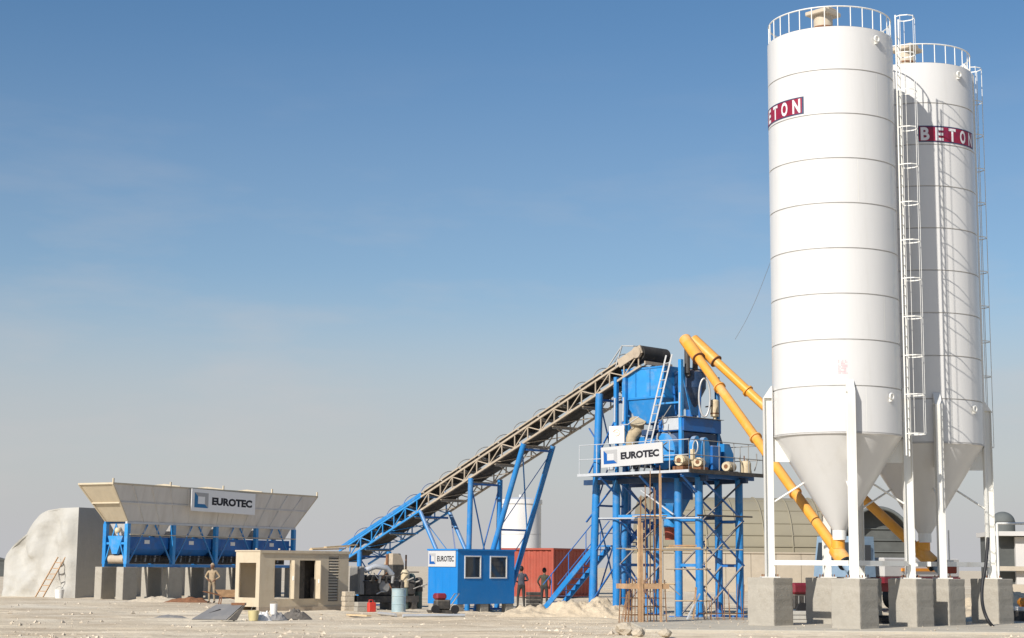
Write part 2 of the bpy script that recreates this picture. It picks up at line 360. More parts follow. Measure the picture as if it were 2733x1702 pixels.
def ground_mat():
    m = bpy.data.materials.new('sandy_ground'); m.use_nodes = True; n = m.node_tree; N = n.nodes; L = n.links
    b = N['Principled BSDF']; b.inputs['Roughness'].default_value = 0.97; b.inputs['Specular IOR Level'].default_value = 0.15
    g = N.new('ShaderNodeNewGeometry')
    def ns(sc, det, ro=0.6, stretch=None):
        q = N.new('ShaderNodeTexNoise'); q.inputs['Scale'].default_value = sc; q.inputs['Detail'].default_value = det; q.inputs['Roughness'].default_value = ro
        if stretch:
            mp_ = N.new('ShaderNodeMapping'); mp_.inputs['Scale'].default_value = stretch; L.new(g.outputs['Position'], mp_.inputs['Vector']); L.new(mp_.outputs[0], q.inputs['Vector'])
        else: L.new(g.outputs['Position'], q.inputs['Vector'])
        return q
    def ramp(src, p0, c0, p1, c1):
        r = N.new('ShaderNodeValToRGB'); r.color_ramp.elements[0].position = p0; r.color_ramp.elements[1].position = p1
        r.color_ramp.elements[0].color = (*c0, 1); r.color_ramp.elements[1].color = (*c1, 1); L.new(src.outputs['Fac'], r.inputs['Fac']); return r
    a = ramp(ns(0.10, 8), 0.35, (0.64, 0.535, 0.385), 0.68, (0.75, 0.665, 0.52))
    mx1 = N.new('ShaderNodeMixRGB'); mx1.inputs[2].default_value = (0.44, 0.345, 0.235, 1)
    k1 = ramp(ns(0.55, 10, 0.72, (0.35, 1, 1)), 0.43, (0, 0, 0), 0.64, (0.85, 0.85, 0.85)); L.new(k1.outputs[0], mx1.inputs[0]); L.new(a.outputs[0], mx1.inputs[1])
    mx2 = N.new('ShaderNodeMixRGB'); mx2.inputs[2].default_value = (0.73, 0.66, 0.55, 1)
    k2 = ramp(ns(3.5, 8, 0.7), 0.56, (0, 0, 0), 0.72, (0.6, 0.6, 0.6)); L.new(k2.outputs[0], mx2.inputs[0]); L.new(mx1.outputs[0], mx2.inputs[1])
    mx3 = N.new('ShaderNodeMixRGB'); mx3.inputs[2].default_value = (0.33, 0.265, 0.19, 1)      # damp, oil-dark stains
    k3 = ramp(ns(0.23, 6, 0.8, (0.6, 1.3, 1)), 0.60, (0, 0, 0), 0.70, (0.6, 0.6, 0.6)); L.new(k3.outputs[0], mx3.inputs[0]); L.new(mx2.outputs[0], mx3.inputs[1])
    L.new(mx3.outputs[0], b.inputs['Base Color'])
    bp = N.new('ShaderNodeBump'); bp.inputs['Strength'].default_value = 0.6; bp.inputs['Distance'].default_value = 0.06
    q = ns(5.0, 10, 0.75); L.new(q.outputs['Fac'], bp.inputs['Height']); L.new(bp.outputs[0], b.inputs['Normal'])
    MATS['sandy_ground'] = m
ground_mat()
g_ = M().add(vs, fs, True).build('ground', 'sandy_ground'); tag(g_, kind='structure')

# concrete apron under silos and tower
m = M(); m.box((3.6, 45.3, -0.3), (19.5, 57.0, 0.045), 0.02)
slab = tag(m.build('concrete_slab', 'slab_dust', None), kind='structure')

# ------------------------------------------------------------------ silos
C1 = V((9.573, 49.427, 0)); C2 = V((12.917, 52.947, 0)); SR = 1.868; ZT = 17.405; DS = 1.3244; NR = 9
PED_H = 1.40; LEG = 1.44
def make_silo():
    t = thing('cement_silo', 'white ring-welded cement silo with red BETON band, standing between the mixing tower and its twin', 'silo', C1, 45, 'cement silos')
    zb = ZT - NR * DS
    core = M().lathe([(SR - 0.022, zb), (SR - 0.022, ZT - 0.01)], 96, caps=False).build('inner_shell', 'seam_grey', t)
    ringm = M().lathe([(SR - 0.02, 0.016), (SR, 0.02), (SR, DS - 0.02), (SR - 0.02, DS - 0.016)], 128, caps=False)
    first = None
    for i in range(NR):
        if first is None: first = ringm.build('shell_ring', 'white_paint', t); first.location = (0, 0, zb)
        else: share(first, 'shell_ring', t, (0, 0, zb + i * DS))
    for i in range(NR):
        for q in range(3):
            a = 2 * math.pi * (q / 3 + 0.17 * (i % 2) + 0.031 * i); M().lathe([(SR + 0.003, zb + i * DS + 0.03), (SR + 0.003, zb + (i + 1) * DS - 0.03)], 1, caps=False, a0=a, a1=a + 0.009).build('weld_seam', 'white_leg', t)
    M().lathe([(SR, ZT - 0.016), (SR * 0.6, ZT + 0.06), (0.02, ZT + 0.12)], 96).build('roof', 'white_paint', t)
    M().lathe([(0.2, 2.78), (SR - 0.005, zb + 0.012)], 96, caps=False).build('cone', 'white_paint', t)
    M().lathe([(0.2, 2.5), (0.2, 2.78)], 24).build('outlet_collar', 'white_leg', t)
    M().lathe([(SR + 0.012, zb - 0.03), (SR + 0.012, zb + 0.01)], 96, caps=False).build('cone_rim', 'seam_grey', t)
    # railing on the roof edge
    rr = SR - 0.05
    M().path([(rr * math.cos(2 * math.pi * k / 72), rr * math.sin(2 * math.pi * k / 72), ZT + 0.60) for k in range(72)], 0.022, 6, closed=True).build('handrail', 'white_leg', t)
    p0 = None
    for k in range(30):
        a = 2 * math.pi * (k + 0.5) / 30; lc = (rr * math.cos(a), rr * math.sin(a), ZT)
        if p0 is None: p0 = M().tube((0, 0, 0), (0, 0, 0.60), 0.017, n=6).build('railing_post', 'white_leg', t); p0.location = lc
        else: share(p0, 'railing_post', t, lc)
    # filter on top
    fl = M().lathe([(0.29, ZT + 0.1), (0.29, ZT + 0.95)], 28, c=(0.05, 0.25, 0)).build('filter', 'filter_beige', t)
    M().box((-0.37, -0.12, ZT + 0.95), (0.47, 0.62, ZT + 1.08), 0.02).build('filter_lid', 'filter_beige', fl)
    M().box((-0.05, -0.02, ZT + 1.08), (0.42, 0.5, ZT + 1.22), 0.03).build('filter_hood', 'filter_beige', fl)
    M().lathe([(0.315, ZT + 0.55), (0.315, ZT + 0.6)], 28, c=(0.05, 0.25, 0)).build('clamp_ring', 'rust', fl)
    # legs: I sections set radially, tops cut at a slant, with gussets under the shell
    for k, (sx, sy) in enumerate(((-1, -1), (1, -1), (1, 1), (-1, 1))):
        q = math.atan2(sy, sx); mt = Matrix.Rotation(q, 4, 'Z'); rl = LEG * math.sqrt(2)
        w = M(); w.box((rl - 0.13, -0.11, PED_H + 0.03), (rl - 0.112, 0.11, 6.9), mtx=mt); w.box((rl + 0.112, -0.11, PED_H + 0.03), (rl + 0.13, 0.11, 6.62), mtx=mt)
        w.box((rl - 0.112, -0.008, PED_H + 0.03), (rl + 0.112, 0.008, 6.62), mtx=mt)
        w.prism([(rl - 0.112, 6.62), (rl + 0.13, 6.62), (rl - 0.112, 6.98)], 0.22, o=mt @ V((0, -0.11, 0)), u=mt @ V((1, 0, 0)), w=mt @ V((0, 1, 0)))
        lg = w.build('leg', 'white_leg', t)
        M().box((rl - 0.26, -0.24, PED_H + 0.002), (rl + 0.26, 0.24, PED_H + 0.03), mtx=mt).build('base_plate', 'white_leg', lg)
        for bx, by in ((-0.2, -0.18), (0.2, -0.18), (0.2, 0.18), (-0.2, 0.18)): c_ = mt @ V((rl + bx, by, 0)); M().tube((c_.x, c_.y, PED_H + 0.03), (c_.x, c_.y, PED_H + 0.10), 0.02, n=6).build('anchor_bolt', 'rust', lg)
        gm = M(); gm.prism([(rl - 0.13, zb - 0.04), (rl - 0.13, 4.75), (1.30, 4.75), (SR - 0.03, zb - 0.04)], 0.03, o=mt @ V((0, -0.015, 0)), u=mt @ V((1, 0, 0)), w=mt @ V((0, 1, 0)))
        gm.build('gusset', 'white_leg', t)
        M().tube(mt @ V((rl - 0.1, 0.05, 3.55)), mt @ V((1.0, 0.05, 4.15)), 0.03, n=8).build('stay_rod', 'white_leg', t)
    for (ax, ay), (bx, by) in (((-1, -1), (1, -1)), ((1, -1), (1, 1)), ((1, 1), (-1, 1)), ((-1, 1), (-1, -1))):
        d = V((bx - ax, by - ay, 0)).normalized() * 0.16
        M().bar(V((ax * LEG, ay * LEG, 1.83)) + d, V((bx * LEG, by * LEG, 1.83)) - d, 0.10, 0.14).build('tie_beam', 'white_leg', t)
    # lifting lugs
    for ang, z in ((math.radians(-101), ZT - 0.32), (math.radians(-93), 6.55)):
        c = V((math.cos(ang), math.sin(ang), 0)); s_ = V((-c.y, c.x, 0))
        e = M(); e.path([c * (SR + 0.07) + V((0, 0, z)) + s_ * (0.085 * math.cos(j * math.pi / 8)) + V((0, 0, 0.085 * math.sin(j * math.pi / 8))) for j in range(16)], 0.03, 6, closed=True)
        e.bar(c * (SR - 0.01) + V((0, 0, z - 0.1)), c * (SR + 0.08) + V((0, 0, z - 0.1)), 0.05, 0.08)
        e.build('lifting_lug', 'white_leg', t)
    return t
def caged_ladder(t, wd):
    # caged ladder
    lw = Matrix.Rotation(-math.pi / 4, 4, 'Z') @ wd; lt = V((-lw.y, lw.x, 0))
    z0, z1 = 4.9, ZT + 0.6
    for sgn in (-1, 1): M().bar(lw * (SR + 0.18) + lt * (0.22 * sgn) + V((0, 0, z0)), lw * (SR + 0.18) + lt * (0.22 * sgn) + V((0, 0, z1)), 0.04, 0.025).build('ladder_rail', 'white_leg', t)
    g0 = None; k = 0; z = z0 + 0.2
    rot = Matrix(((lt.x, lw.x, 0, 0), (lt.y, lw.y, 0, 0), (0, 0, 1, 0), (0, 0, 0, 1)))
    while z < ZT + 0.1:
        mt = Matrix.Translation(lw * (SR + 0.18) + V((0, 0, z))) @ rot
        if g0 is None: g0 = M().tube((-0.22, 0, 0), (0.22, 0, 0), 0.012, n=5).build('ladder_rung', 'white_leg', t); g0.matrix_local = mt
        else: share(g0, 'ladder_rung', t, mtx=mt)
        z += 0.3
    arc = [(-0.22, 0.0), (-0.30, 0.15), (-0.27, 0.36), (-0.13, 0.5), (0.13, 0.5), (0.27, 0.36), (0.30, 0.15), (0.22, 0.0)]
    h0 = None; z = ZT + 0.55
    while z > 4.9:
        mt = Matrix.Translation(lw * (SR + 0.18) + V((0, 0, z))) @ rot
        if h0 is None:
            hm = M()
            for a, b in zip(arc[:-1], arc[1:]): hm.bar((*a, 0), (*b, 0), 0.010, 0.03)
            h0 = hm.build('cage_hoop', 'white_leg', t); h0.matrix_local = mt
        else: share(h0, 'cage_hoop', t, mtx=mt)
        z -= 1.13
    for ax_, ay_ in (arc[1], arc[3], arc[4], arc[6]):
        p = lw * (SR + 0.18 + ay_) + lt * ax_
        M().bar(p + V((0, 0, z + 1.13)), p + V((0, 0, ZT + 0.57)), 0.024, 0.010, up=lw).build('cage_strap', 'white_leg', t)
def band(t, centre, view_az_deg, mid):     # painted BETON band; mid = degrees right of the line to the camera
    z0, z1 = 14.83, 15.35
    to_cam = math.atan2(-centre.y, -centre.x) - math.pi / 4       # in the silo's own frame
    am = to_cam + math.radians(mid); half = math.radians(35.5)
    n = 40; rr = SR + 0.006
    M().lathe([(rr, z0), (rr, z1)], n, caps=False, a0=am - half, a1=am + half).build('name_band', 'crimson', t)
    for ea in (am - half, am + half - 0.03): M().lathe([(rr + 0.003, z0), (rr + 0.003, z1)], 2, caps=False, a0=ea, a1=ea + 0.03).build('band_edge', 'navy', t)
    for ez_ in (z0, z1 - 0.03): M().lathe([(rr + 0.003, ez_), (rr + 0.003, ez_ + 0.03)], n, caps=False, a0=am - half + 0.03, a1=am + half - 0.03).build('band_edge', 'navy', t)
    sp = math.radians(14.0)
    for k, ch in enumerate('BETON'):
        me = text_mesh(ch, 0.56, 0.020); xs = [v.co.x for v in me.vertices]; ys = [v.co.y for v in me.vertices]
        cx, cy = (min(xs) + max(xs)) / 2, (min(ys) + max(ys)) / 2; kx = 0.27 / (max(xs) - min(xs)); ky = 0.42 / (max(ys) - min(ys))
        ca = am + (k - 2) * sp
        bm = bmesh.new(); bm.from_mesh(me); bmesh.ops.subdivide_edges(bm, edges=[e for e in bm.edges if e.calc_length() > 0.1], cuts=2); bmesh.ops.triangulate(bm, faces=bm.faces); bm.to_mesh(me); bm.free()
        for v in me.vertices:
            a = ca + (v.co.x - cx) * kx / SR
            v.co = V(((rr + 0.006) * math.cos(a), (rr + 0.006) * math.sin(a), (z0 + z1) / 2 + (v.co.y - cy) * ky))
        me.materials.clear(); me.materials.append(MATS['letter_white'])
        o = bpy.data.objects.new('letter', me); COL.objects.link(o); o.parent = t
silo1 = make_silo()
silo2 = copy_tree(silo1); silo2.location = C2
silo2['label'] = 'white ring-welded cement silo with red BETON band, half in shadow, farther from the tower'
caged_ladder(silo1, V((0.91, -0.415, 0))); caged_ladder(silo2, V((0.945, 0.325, 0)))
band(silo1, C1, 11, -60.0); band(silo2, C2, 13.7, 38.5)
# faded stencil on the first silo
to_cam = math.atan2(-C1.y, -C1.x) - math.pi / 4
st = M()
for r in range(9):
    for c in range(7):
        if random.random() < 0.62:
            a = to_cam + math.radians(2.0) + (c * 0.038) / SR; z = 7.15 + r * 0.045
            st.lathe([(SR + 0.004, z), (SR + 0.004, z + 0.03)], 1, caps=False, a0=a, a1=a + 0.026 / SR)
st.build('faded_stencil', 'faded_pink', silo1)
# pipe up the side of the second silo
aw = Matrix.Rotation(-math.pi / 4, 4, 'Z') @ V((0.99, -0.02, 0)); pp = aw * (SR + 0.09)
M().path([pp + V((0, 0, 1.6)), pp + V((0, 0, 10)), pp + V((0, 0, ZT + 0.1)), aw * (SR - 0.2) + V((0, 0, ZT + 0.5))], 0.055, 8).build('fill_pipe', 'white_leg', silo2)
# pedestals
pm = None
for ci, c in enumerate((C1, C2)):
    for sx, sy in ((-1, -1), (1, -1), (1, 1), (-1, 1)):
        off = Matrix.Rotation(math.pi / 4, 4, 'Z') @ V((sx * LEG, sy * LEG, 0)); lc = c + off; lc.z = -0.1
        if pm is None:
            bm = bmesh.new(); bmesh.ops.create_cube(bm, size=1.0, matrix=Matrix.Translation((0, 0, (PED_H + 0.1) / 2)) @ Matrix.Diagonal((0.94, 0.94, PED_H + 0.1, 1)))
            bmesh.ops.bevel(bm, geom=bm.edges[:], offset=0.016, segments=1, affect='EDGES'); bmesh.ops.subdivide_edges(bm, edges=[e for e in bm.edges if e.calc_length() > 0.3], cuts=14, use_grid_fill=True)
            for v in bm.verts:
                if v.co.z < PED_H + 0.085: v.co += V((v.co.x, v.co.y, 0)).normalized() * (0.006 * noise.noise(v.co * 3) + 0.002 * noise.noise(v.co * 11) + (-0.006 if abs((v.co.z % 0.5) - 0.25) < 0.05 else 0))
                ed = sum(1 for c_ in (abs(v.co.x), abs(v.co.y)) if c_ > 0.43)
                if ed == 2 and noise.noise(v.co * 7) > 0.15: v.co.x *= 0.985; v.co.y *= 0.985
            me = bpy.data.meshes.new('concrete_pedestal'); bm.to_mesh(me); bm.free(); me.materials.append(MATS['concrete'])
            o = bpy.data.objects.new('concrete_pedestal', me); COL.objects.link(o); pm = o
        else:
            o = pm.copy(); COL.objects.link(o)
        place(o, lc, 45)
        lab = {(0, -1, 1): 'square concrete pedestal with a white bucket at its foot, nearest the mixing tower', (1, 1, -1): 'square concrete pedestal with a thick black hose running down beside it'}.get((ci, sx, sy))
        tag(o, lab or ('square concrete pedestal under a leg of the silo beside the mixing tower', 'square concrete pedestal under a leg of the silo farther from the mixing tower')[ci], 'pedestal', ('pedestals of the silo beside the tower', 'pedestals of the farther silo')[ci])

# ------------------------------------------------------------------ mixing tower
TO = V((6.34, 57.0, 0)); TRZ = 45
def TW(lx, ly, z=0.0):
    return TO + V(((lx - ly) * 0.70711, (lx + ly) * 0.70711, z))
DECK = 4.85
tw = thing('mixing_tower', 'blue steel mixing tower on braced round columns with a railed deck', 'tower', TO, TRZ)
cols = [(0, 0), (2.2, 0), (0, 0.9), (2.2, 0.9), (0, 3.7), (2.2, 3.7), (2.2, 5.1)]
c0 = M().tube((0, 0, 0.06), (0, 0, DECK - 0.16), 0.135, n=16).build('column', 'blue', tw)
bp0 = M().box((-0.24, -0.24, 0.0), (0.24, 0.24, 0.06)).build('base_plate', 'blue_deep', c0)
for x, y in cols[1:]:
    o = share(c0, 'column', tw, (x, y, 0)); share(bp0, 'base_plate', o)
def brace(a, b, w=0.07, mt='blue_deep', nm='brace', par=tw): M().bar(a, b, w, 0.035).build(nm, mt, par)
for y in (0, 0.9):
    for z0, z1 in ((0.15, 1.75), (1.75, 3.25), (3.25, 4.6)):
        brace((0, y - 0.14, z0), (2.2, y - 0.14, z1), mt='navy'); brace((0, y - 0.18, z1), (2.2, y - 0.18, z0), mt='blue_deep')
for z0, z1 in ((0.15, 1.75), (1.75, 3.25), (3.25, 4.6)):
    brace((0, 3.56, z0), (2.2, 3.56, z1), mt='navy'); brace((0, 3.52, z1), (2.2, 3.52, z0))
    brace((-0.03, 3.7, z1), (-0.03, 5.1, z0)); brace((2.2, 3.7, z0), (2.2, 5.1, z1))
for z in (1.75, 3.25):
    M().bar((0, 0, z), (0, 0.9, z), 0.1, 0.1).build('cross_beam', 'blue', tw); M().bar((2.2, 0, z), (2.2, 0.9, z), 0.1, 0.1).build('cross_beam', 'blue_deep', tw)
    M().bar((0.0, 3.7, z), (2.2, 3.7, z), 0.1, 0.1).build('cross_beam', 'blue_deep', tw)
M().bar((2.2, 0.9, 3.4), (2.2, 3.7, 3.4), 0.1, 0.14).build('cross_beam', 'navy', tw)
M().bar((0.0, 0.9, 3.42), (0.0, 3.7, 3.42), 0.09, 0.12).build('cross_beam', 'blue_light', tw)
for y in (0, 0.9, 3.7): M().bar((-0.9, y, DECK - 0.09), (3.0, y, DECK - 0.09), 0.12, 0.16).build('deck_beam', 'blue_deep', tw)
for x in (0, 2.2): M().bar((x, -0.35, DECK - 0.20), (x, 5.2, DECK - 0.20), 0.14, 0.18).build('deck_beam', 'navy', tw)
# deck of chequer plates
k = 0
for i in range(4):
    for j in range(5):
        x0, x1 = -1.0 + i * 1.025, -1.0 + (i + 1) * 1.025 - 0.015; y0, y1 = -0.4 + j * 1.0, -0.4 + (j + 1) * 1.0 - 0.015
        M().box((x0, y0, DECK - 0.01), (x1, y1, DECK + 0.012)).build('deck_plate', 'dark_machine', tw)
M().bar((-1.02, -0.4, DECK), (-1.02, 4.62, DECK), 0.035, 0.09).build('edge_beam', 'pale_steel', tw)
M().bar((-1.0, -0.42, DECK), (3.12, -0.42, DECK), 0.035, 0.13).build('edge_beam', 'dark_machine', tw)
for i in range(3): brace((-0.95, i * 1.8, DECK - 0.1), (0, i * 1.8, DECK - 0.75), 0.08)
# railing
def rail_run(a, b, n, mt, par=tw, h=1.05):
    a, b = V(a), V(b)
    for i in range(n + 1):
        p = a.lerp(b, i / n); M().tube(p, p + V((0, 0, h)), 0.016, n=6).build('railing_post', mt, par)
    for hh in (h, h * 0.52): M().tube(a + V((0, 0, hh)), b + V((0, 0, hh)), 0.016, n=6).build('handrail', mt, par)
rail_run((-1.0, -0.38, DECK), (-1.0, 4.55, DECK), 6, 'pale_steel')
rail_run((-1.0, -0.38, DECK), (3.08, -0.38, DECK), 5, 'grey_steel')
rail_run((3.08, -0.38, DECK), (3.08, 4.5, DECK), 5, 'grey_steel')
# uprights that carry the top hopper
for x, y, z1 in ((0, 3.7, 8.35), (0, 3.28, 8.3), (0, 0.75, 8.75), (2.0, 0.75, 8.3), (2.0, 3.6, 8.3)):
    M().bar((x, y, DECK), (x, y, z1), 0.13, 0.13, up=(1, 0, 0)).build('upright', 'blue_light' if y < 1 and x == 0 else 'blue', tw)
M().bar((0, 0.75, 7.28), (0, 1.9, 7.28), 0.05, 0.06).build('cross_beam', 'blue_light', tw)
brace((0, 3.7, 5.0), (0, 5.0, 6.6), 0.06); brace((0, 5.0, 5.0), (0, 3.7, 6.9), 0.06)

# aggregate hopper on top
hp = thing('aggregate_hopper', 'blue inverted-pyramid hopper under the head of the conveyor', 'hopper', TO, TRZ)
lo = [(0.08, 1.55, 7.55), (1.85, 1.55, 7.55), (1.85, 3.5, 7.55), (0.08, 3.5, 7.55)]; hi = [(p[0], p[1], 8.6) for p in lo]
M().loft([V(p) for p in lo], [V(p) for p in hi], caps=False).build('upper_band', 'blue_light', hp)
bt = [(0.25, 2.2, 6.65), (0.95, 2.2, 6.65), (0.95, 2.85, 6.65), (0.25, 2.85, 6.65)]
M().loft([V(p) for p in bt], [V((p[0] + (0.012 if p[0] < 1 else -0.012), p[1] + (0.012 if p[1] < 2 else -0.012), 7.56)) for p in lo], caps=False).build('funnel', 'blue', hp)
for z in (7.53, 8.58):
    for a, b in zip(lo, lo[1:] + lo[:1]): M().bar((a[0], a[1], z), (b[0], b[1], z), 0.05, 0.06).build('stiffener', 'blue', hp)
for y in (2.2, 2.85): M().bar((0.07, y, 7.6), (0.07, y, 8.55), 0.03, 0.03).build('stiffener', 'blue', hp)
# inner wall plate seen beyond the ladder
M().prism([(0.0, 8.55), (1.3, 8.55), (1.0, 6.9), (0.55, 6.9)], 0.03, o=(0.25, 0.95, 0)).build('side_plate', 'blue', hp)
# canvas sleeve below hopper
cs = M(); pts = []
for i in range(9):
    z = 6.75 - i * 0.16; pts.append((0.05 + 0.10 * math.sin(i * 1.1), 2.75 + 0.05 * i + 0.05 * math.sin(i * 2.3), z))
cs.path(pts, [0.30, 0.24, 0.21, 0.22, 0.19, 0.21, 0.18, 0.17, 0.15], 12)
tag(cs.build('canvas_sleeve', 'canvas_tan'), 'crumpled tan canvas sleeve hanging below the blue hopper', 'sleeve'); place(bpy.data.objects['canvas_sleeve'], TO, TRZ)

# weigh box under hopper
wb = thing('weigh_box', 'blue steel weighing box on the tower deck behind the name board', 'weigh box', TO, TRZ)
M().box((0.15, 1.75, 5.15), (1.7, 3.15, 6.2), 0.02).build('body', 'blue', wb)
for y in (1.95, 2.45, 2.95): M().bar((0.13, y, 5.15), (0.13, y, 6.2), 0.06, 0.04).build('stiffener', 'blue_deep', wb)
for x, y in ((0.3, 1.9), (1.55, 1.9), (0.3, 3.0), (1.55, 3.0)): M().box((x - 0.06, y - 0.06, DECK + 0.012), (x + 0.06, y + 0.06, 5.15)).build('foot', 'navy', wb)
M().box((-0.05, 2.0, 6.2), (0.5, 2.5, 6.42), 0.02).build('inlet', 'navy', wb)
M().box((-0.02, 1.3, 5.6), (0.28, 1.68, 6.25), 0.02).build('control_box', 'blue_light', wb)
for i in range(4): M().box((-0.03, 1.36, 5.7 + i * 0.12), (-0.021, 1.62, 5.76 + i * 0.12)).build('vent_slat', 'pale_steel', wb)

# twin shaft mixer
mxr = thing('concrete_mixer', 'blue mixer drum with dark hood and cream motors on the tower deck', 'mixer', TO, TRZ)
M().prism([(0.1, 5.0), (2.3, 5.0), (2.5, 5.45), (2.12, 6.27), (0.1, 6.27)], 1.1, o=(0, 0.72, 0)).build('hood', 'navy', mxr)
ov = [(0.45 * math.cos(a) * (1.0), 0.62 * math.sin(a)) for a in [math.pi * 2 * i / 24 for i in range(24)]]
M().prism([(1.32 + p[0], 5.60 + p[1]) for p in ov], 0.32, o=(-0.2, 0, 0), u=(0, 1, 0), w=(1, 0, 0)).build('end_drum', 'blue_light', mxr)
def oblong(cx, cz, w, h, n=20): return [(cx + (w / 2) * math.cos(a) , cz + (h / 2) * math.sin(a)) for a in [2 * math.pi * i / n for i in range(n)]]
M().prism(oblong(0.55, 5.62, 0.5, 1.05), 0.18, o=(0, 0.5, 0)).build('chain_guard', 'blue_light', mxr)
M().prism(oblong(1.0, 5.55, 0.5, 1.15), 0.18, o=(0, 0.48, 0)).build('chain_guard', 'blue_light', mxr)
M().box((1.25, 0.4, 5.0), (1.75, 0.7, 5.85), 0.03).build('gearbox', 'blue_deep', mxr)
M().prism([(2.0, 5.02), (2.5, 5.02), (2.62, 5.45), (2.3, 5.95), (2.0, 5.95)], 0.25, o=(0, 0.46, 0)).build('chute_side', 'blue', mxr)
def motor(par, c, ax, r, l, mt='cream_motor'):
    c, ax = V(c), V(ax).normalized(); e = M(); e.tube(c - ax * l / 2, c + ax * l / 2, r, n=18); b = e.build('motor', mt, par)
    M().tube(c - ax * (l / 2 + 0.07), c - ax * (l / 2), r * 0.92, n=18).build('fan_cover', 'cream_motor', b)
    M().tube(c - ax * (l / 2 + 0.075), c - ax * (l / 2 + 0.07), r * 0.45, n=14).build('fan_grille', 'rust', b)
    for j in range(5):
        a = 2 * math.pi * j / 5; s1 = ax.cross(V((0, 0, 1))).normalized(); s2 = ax.cross(s1)
        d = s1 * math.cos(a) + s2 * math.sin(a); M().bar(c - ax * l * 0.42 + d * r, c + ax * l * 0.42 + d * r, 0.015, 0.03).build('cooling_fin', 'cream_motor', b)
    return b
motor(mxr, (-0.35, 0.42, 5.24), (1, 0.25, 0), 0.19, 0.45)
motor(mxr, (0.2, 0.12, 5.2), (1, 0.4, 0), 0.16, 0.38)
motor(mxr, (1.75, 0.05, 5.12), (1, 0.2, 0), 0.17, 0.42)
M().box((-0.6, 0.2, DECK + 0.012), (-0.1, 0.65, 5.05), 0.01).build('motor_base', 'rust', mxr)
M().box((0.0, -0.08, DECK + 0.012), (0.42, 0.3, 5.04), 0.01).build('motor_base', 'rust', mxr)
M().box((1.5, -0.15, DECK + 0.012), (2.0, 0.25, 4.96), 0.01).build('motor_base', 'dark_machine', mxr)
M().bar((0.05, 0.3, 5.0), (0.05, 0.3, 5.65), 0.12, 0.12, up=(1, 0, 0)).build('grease_pump', 'cream_motor', mxr)
M().path([(0.1 + 0.02 * math.sin(a), 0.22 + 0.11 * math.cos(a), 5.72 + 0.22 * math.sin(a)) for a in [2 * math.pi * i / 20 for i in range(20)]], 0.025, 6, closed=True).build('hose_loop', 'aluminium', mxr)
# upper service platform with loop hose and vent canister
up = thing('service_platform', 'dark blue box platform above the mixer, below the yellow screw heads', 'platform', TO, TRZ)
M().box((-0.02, 0.62, 6.30), (2.05, 1.75, 6.77), 0.015).build('box_beam', 'blue_deep', up)
M().box((-0.05, 0.78, 6.34), (-0.022, 1.5, 6.74)).build('end_plate', 'pale_steel', up)
M().box((-0.1, 0.55, 6.772), (2.12, 1.78, 6.79)).build('floor_plate', 'grey_steel', up)
wh = thing('cement_weigh_hopper', 'dark navy cone hopper between upright post and yellow screws', 'hopper', TO, TRZ)
M().lathe([(0.16, 7.1), (0.55, 7.85), (0.55, 8.4), (0.12, 8.55)], 28, c=(1.0, 1.15, 0)).build('body', 'navy', wh)
M().tube((1.0, 1.15, 6.79), (1.0, 1.15, 7.12), 0.16, n=14).build('neck', 'blue_deep', wh)
for a in (0.3, 2.4, 4.5): M().bar((1.0 + 0.5 * math.cos(a), 1.15 + 0.5 * math.sin(a), 6.79), (1.0 + 0.56 * math.cos(a), 1.15 + 0.56 * math.sin(a), 7.95), 0.06).build('strut', 'blue_deep', wh)
M().tube((0.35, 0.75, 8.3), (0.35, 0.75, 9.35), 0.10, n=14).build('inlet_pipe', 'dark_machine', wh)
M().tube((0.9, 0.85, 8.4), (0.9, 0.8, 9.35), 0.10, n=14).build('inlet_pipe', 'dark_machine', wh)
M().tube((0.35, 0.75, 8.3), (0.8, 1.05, 8.2), 0.10, n=14).build('inlet_elbow', 'dark_machine', wh)
e = M(); e.path([(0.72 + 0.135 * math.cos(a), 0.30 - 0.135 * math.cos(a), 7.46 + 0.66 * math.sin(a)) for a in [2 * math.pi * i / 32 for i in range(32)]], 0.035, 8, closed=True)
place(tag(e.build('hose_loop', 'aluminium'), 'white hose hung in a tall loop over the service platform', 'hose'), TO, TRZ)
vc = thing('vent_canister', 'upright cream canister at the edge of the service platform', 'canister', TW(1.85, 0.75, 6.79), TRZ)
M().lathe([(0.06, 0), (0.06, 0.1), (0.15, 0.12), (0.15, 0.66), (0.13, 0.70), (0.02, 0.72)], 20).build('body', 'cream_motor', vc)
M().lathe([(0.156, 0.2), (0.156, 0.24)], 20).build('clamp_ring', 'rust', vc)
M().tube((-0.5, 0, 0.42), (-0.14, 0, 0.48), 0.025, n=8).build('pipe', 'dark_machine', vc)
# discharge below the deck
dc = thing('discharge_chute', 'blue discharge funnel with red rubber spout under the tower deck', 'chute', TO, TRZ)
def rect(x0, x1, y0, y1, z): return [V((x0, y0, z)), V((x1, y0, z)), V((x1, y1, z)), V((x0, y1, z))]
M().box((0.35, 1.3, 4.0), (1.3, 2.2, 4.62), 0.01).build('gate_box', 'blue_deep', dc)
M().loft(rect(0.65, 1.1, 1.75, 2.2, 3.3), rect(0.4, 1.25, 1.4, 2.2, 4.0)).build('funnel', 'blue', dc)
M().tube((0.87, 1.97, 3.05), (0.87, 1.97, 3.32), 0.24, n=16).build('collar', 'blue_light', dc)
M().tube((0.87, 1.97, 2.62), (0.87, 1.97, 3.05), 0.19, r2=0.22, n=16).build('rubber_spout', 'red_rubber', dc)
M().bar((0.25, 1.25, 3.6), (0.7, 0.95, 3.3), 0.07).build('strut', 'pale_steel', dc)

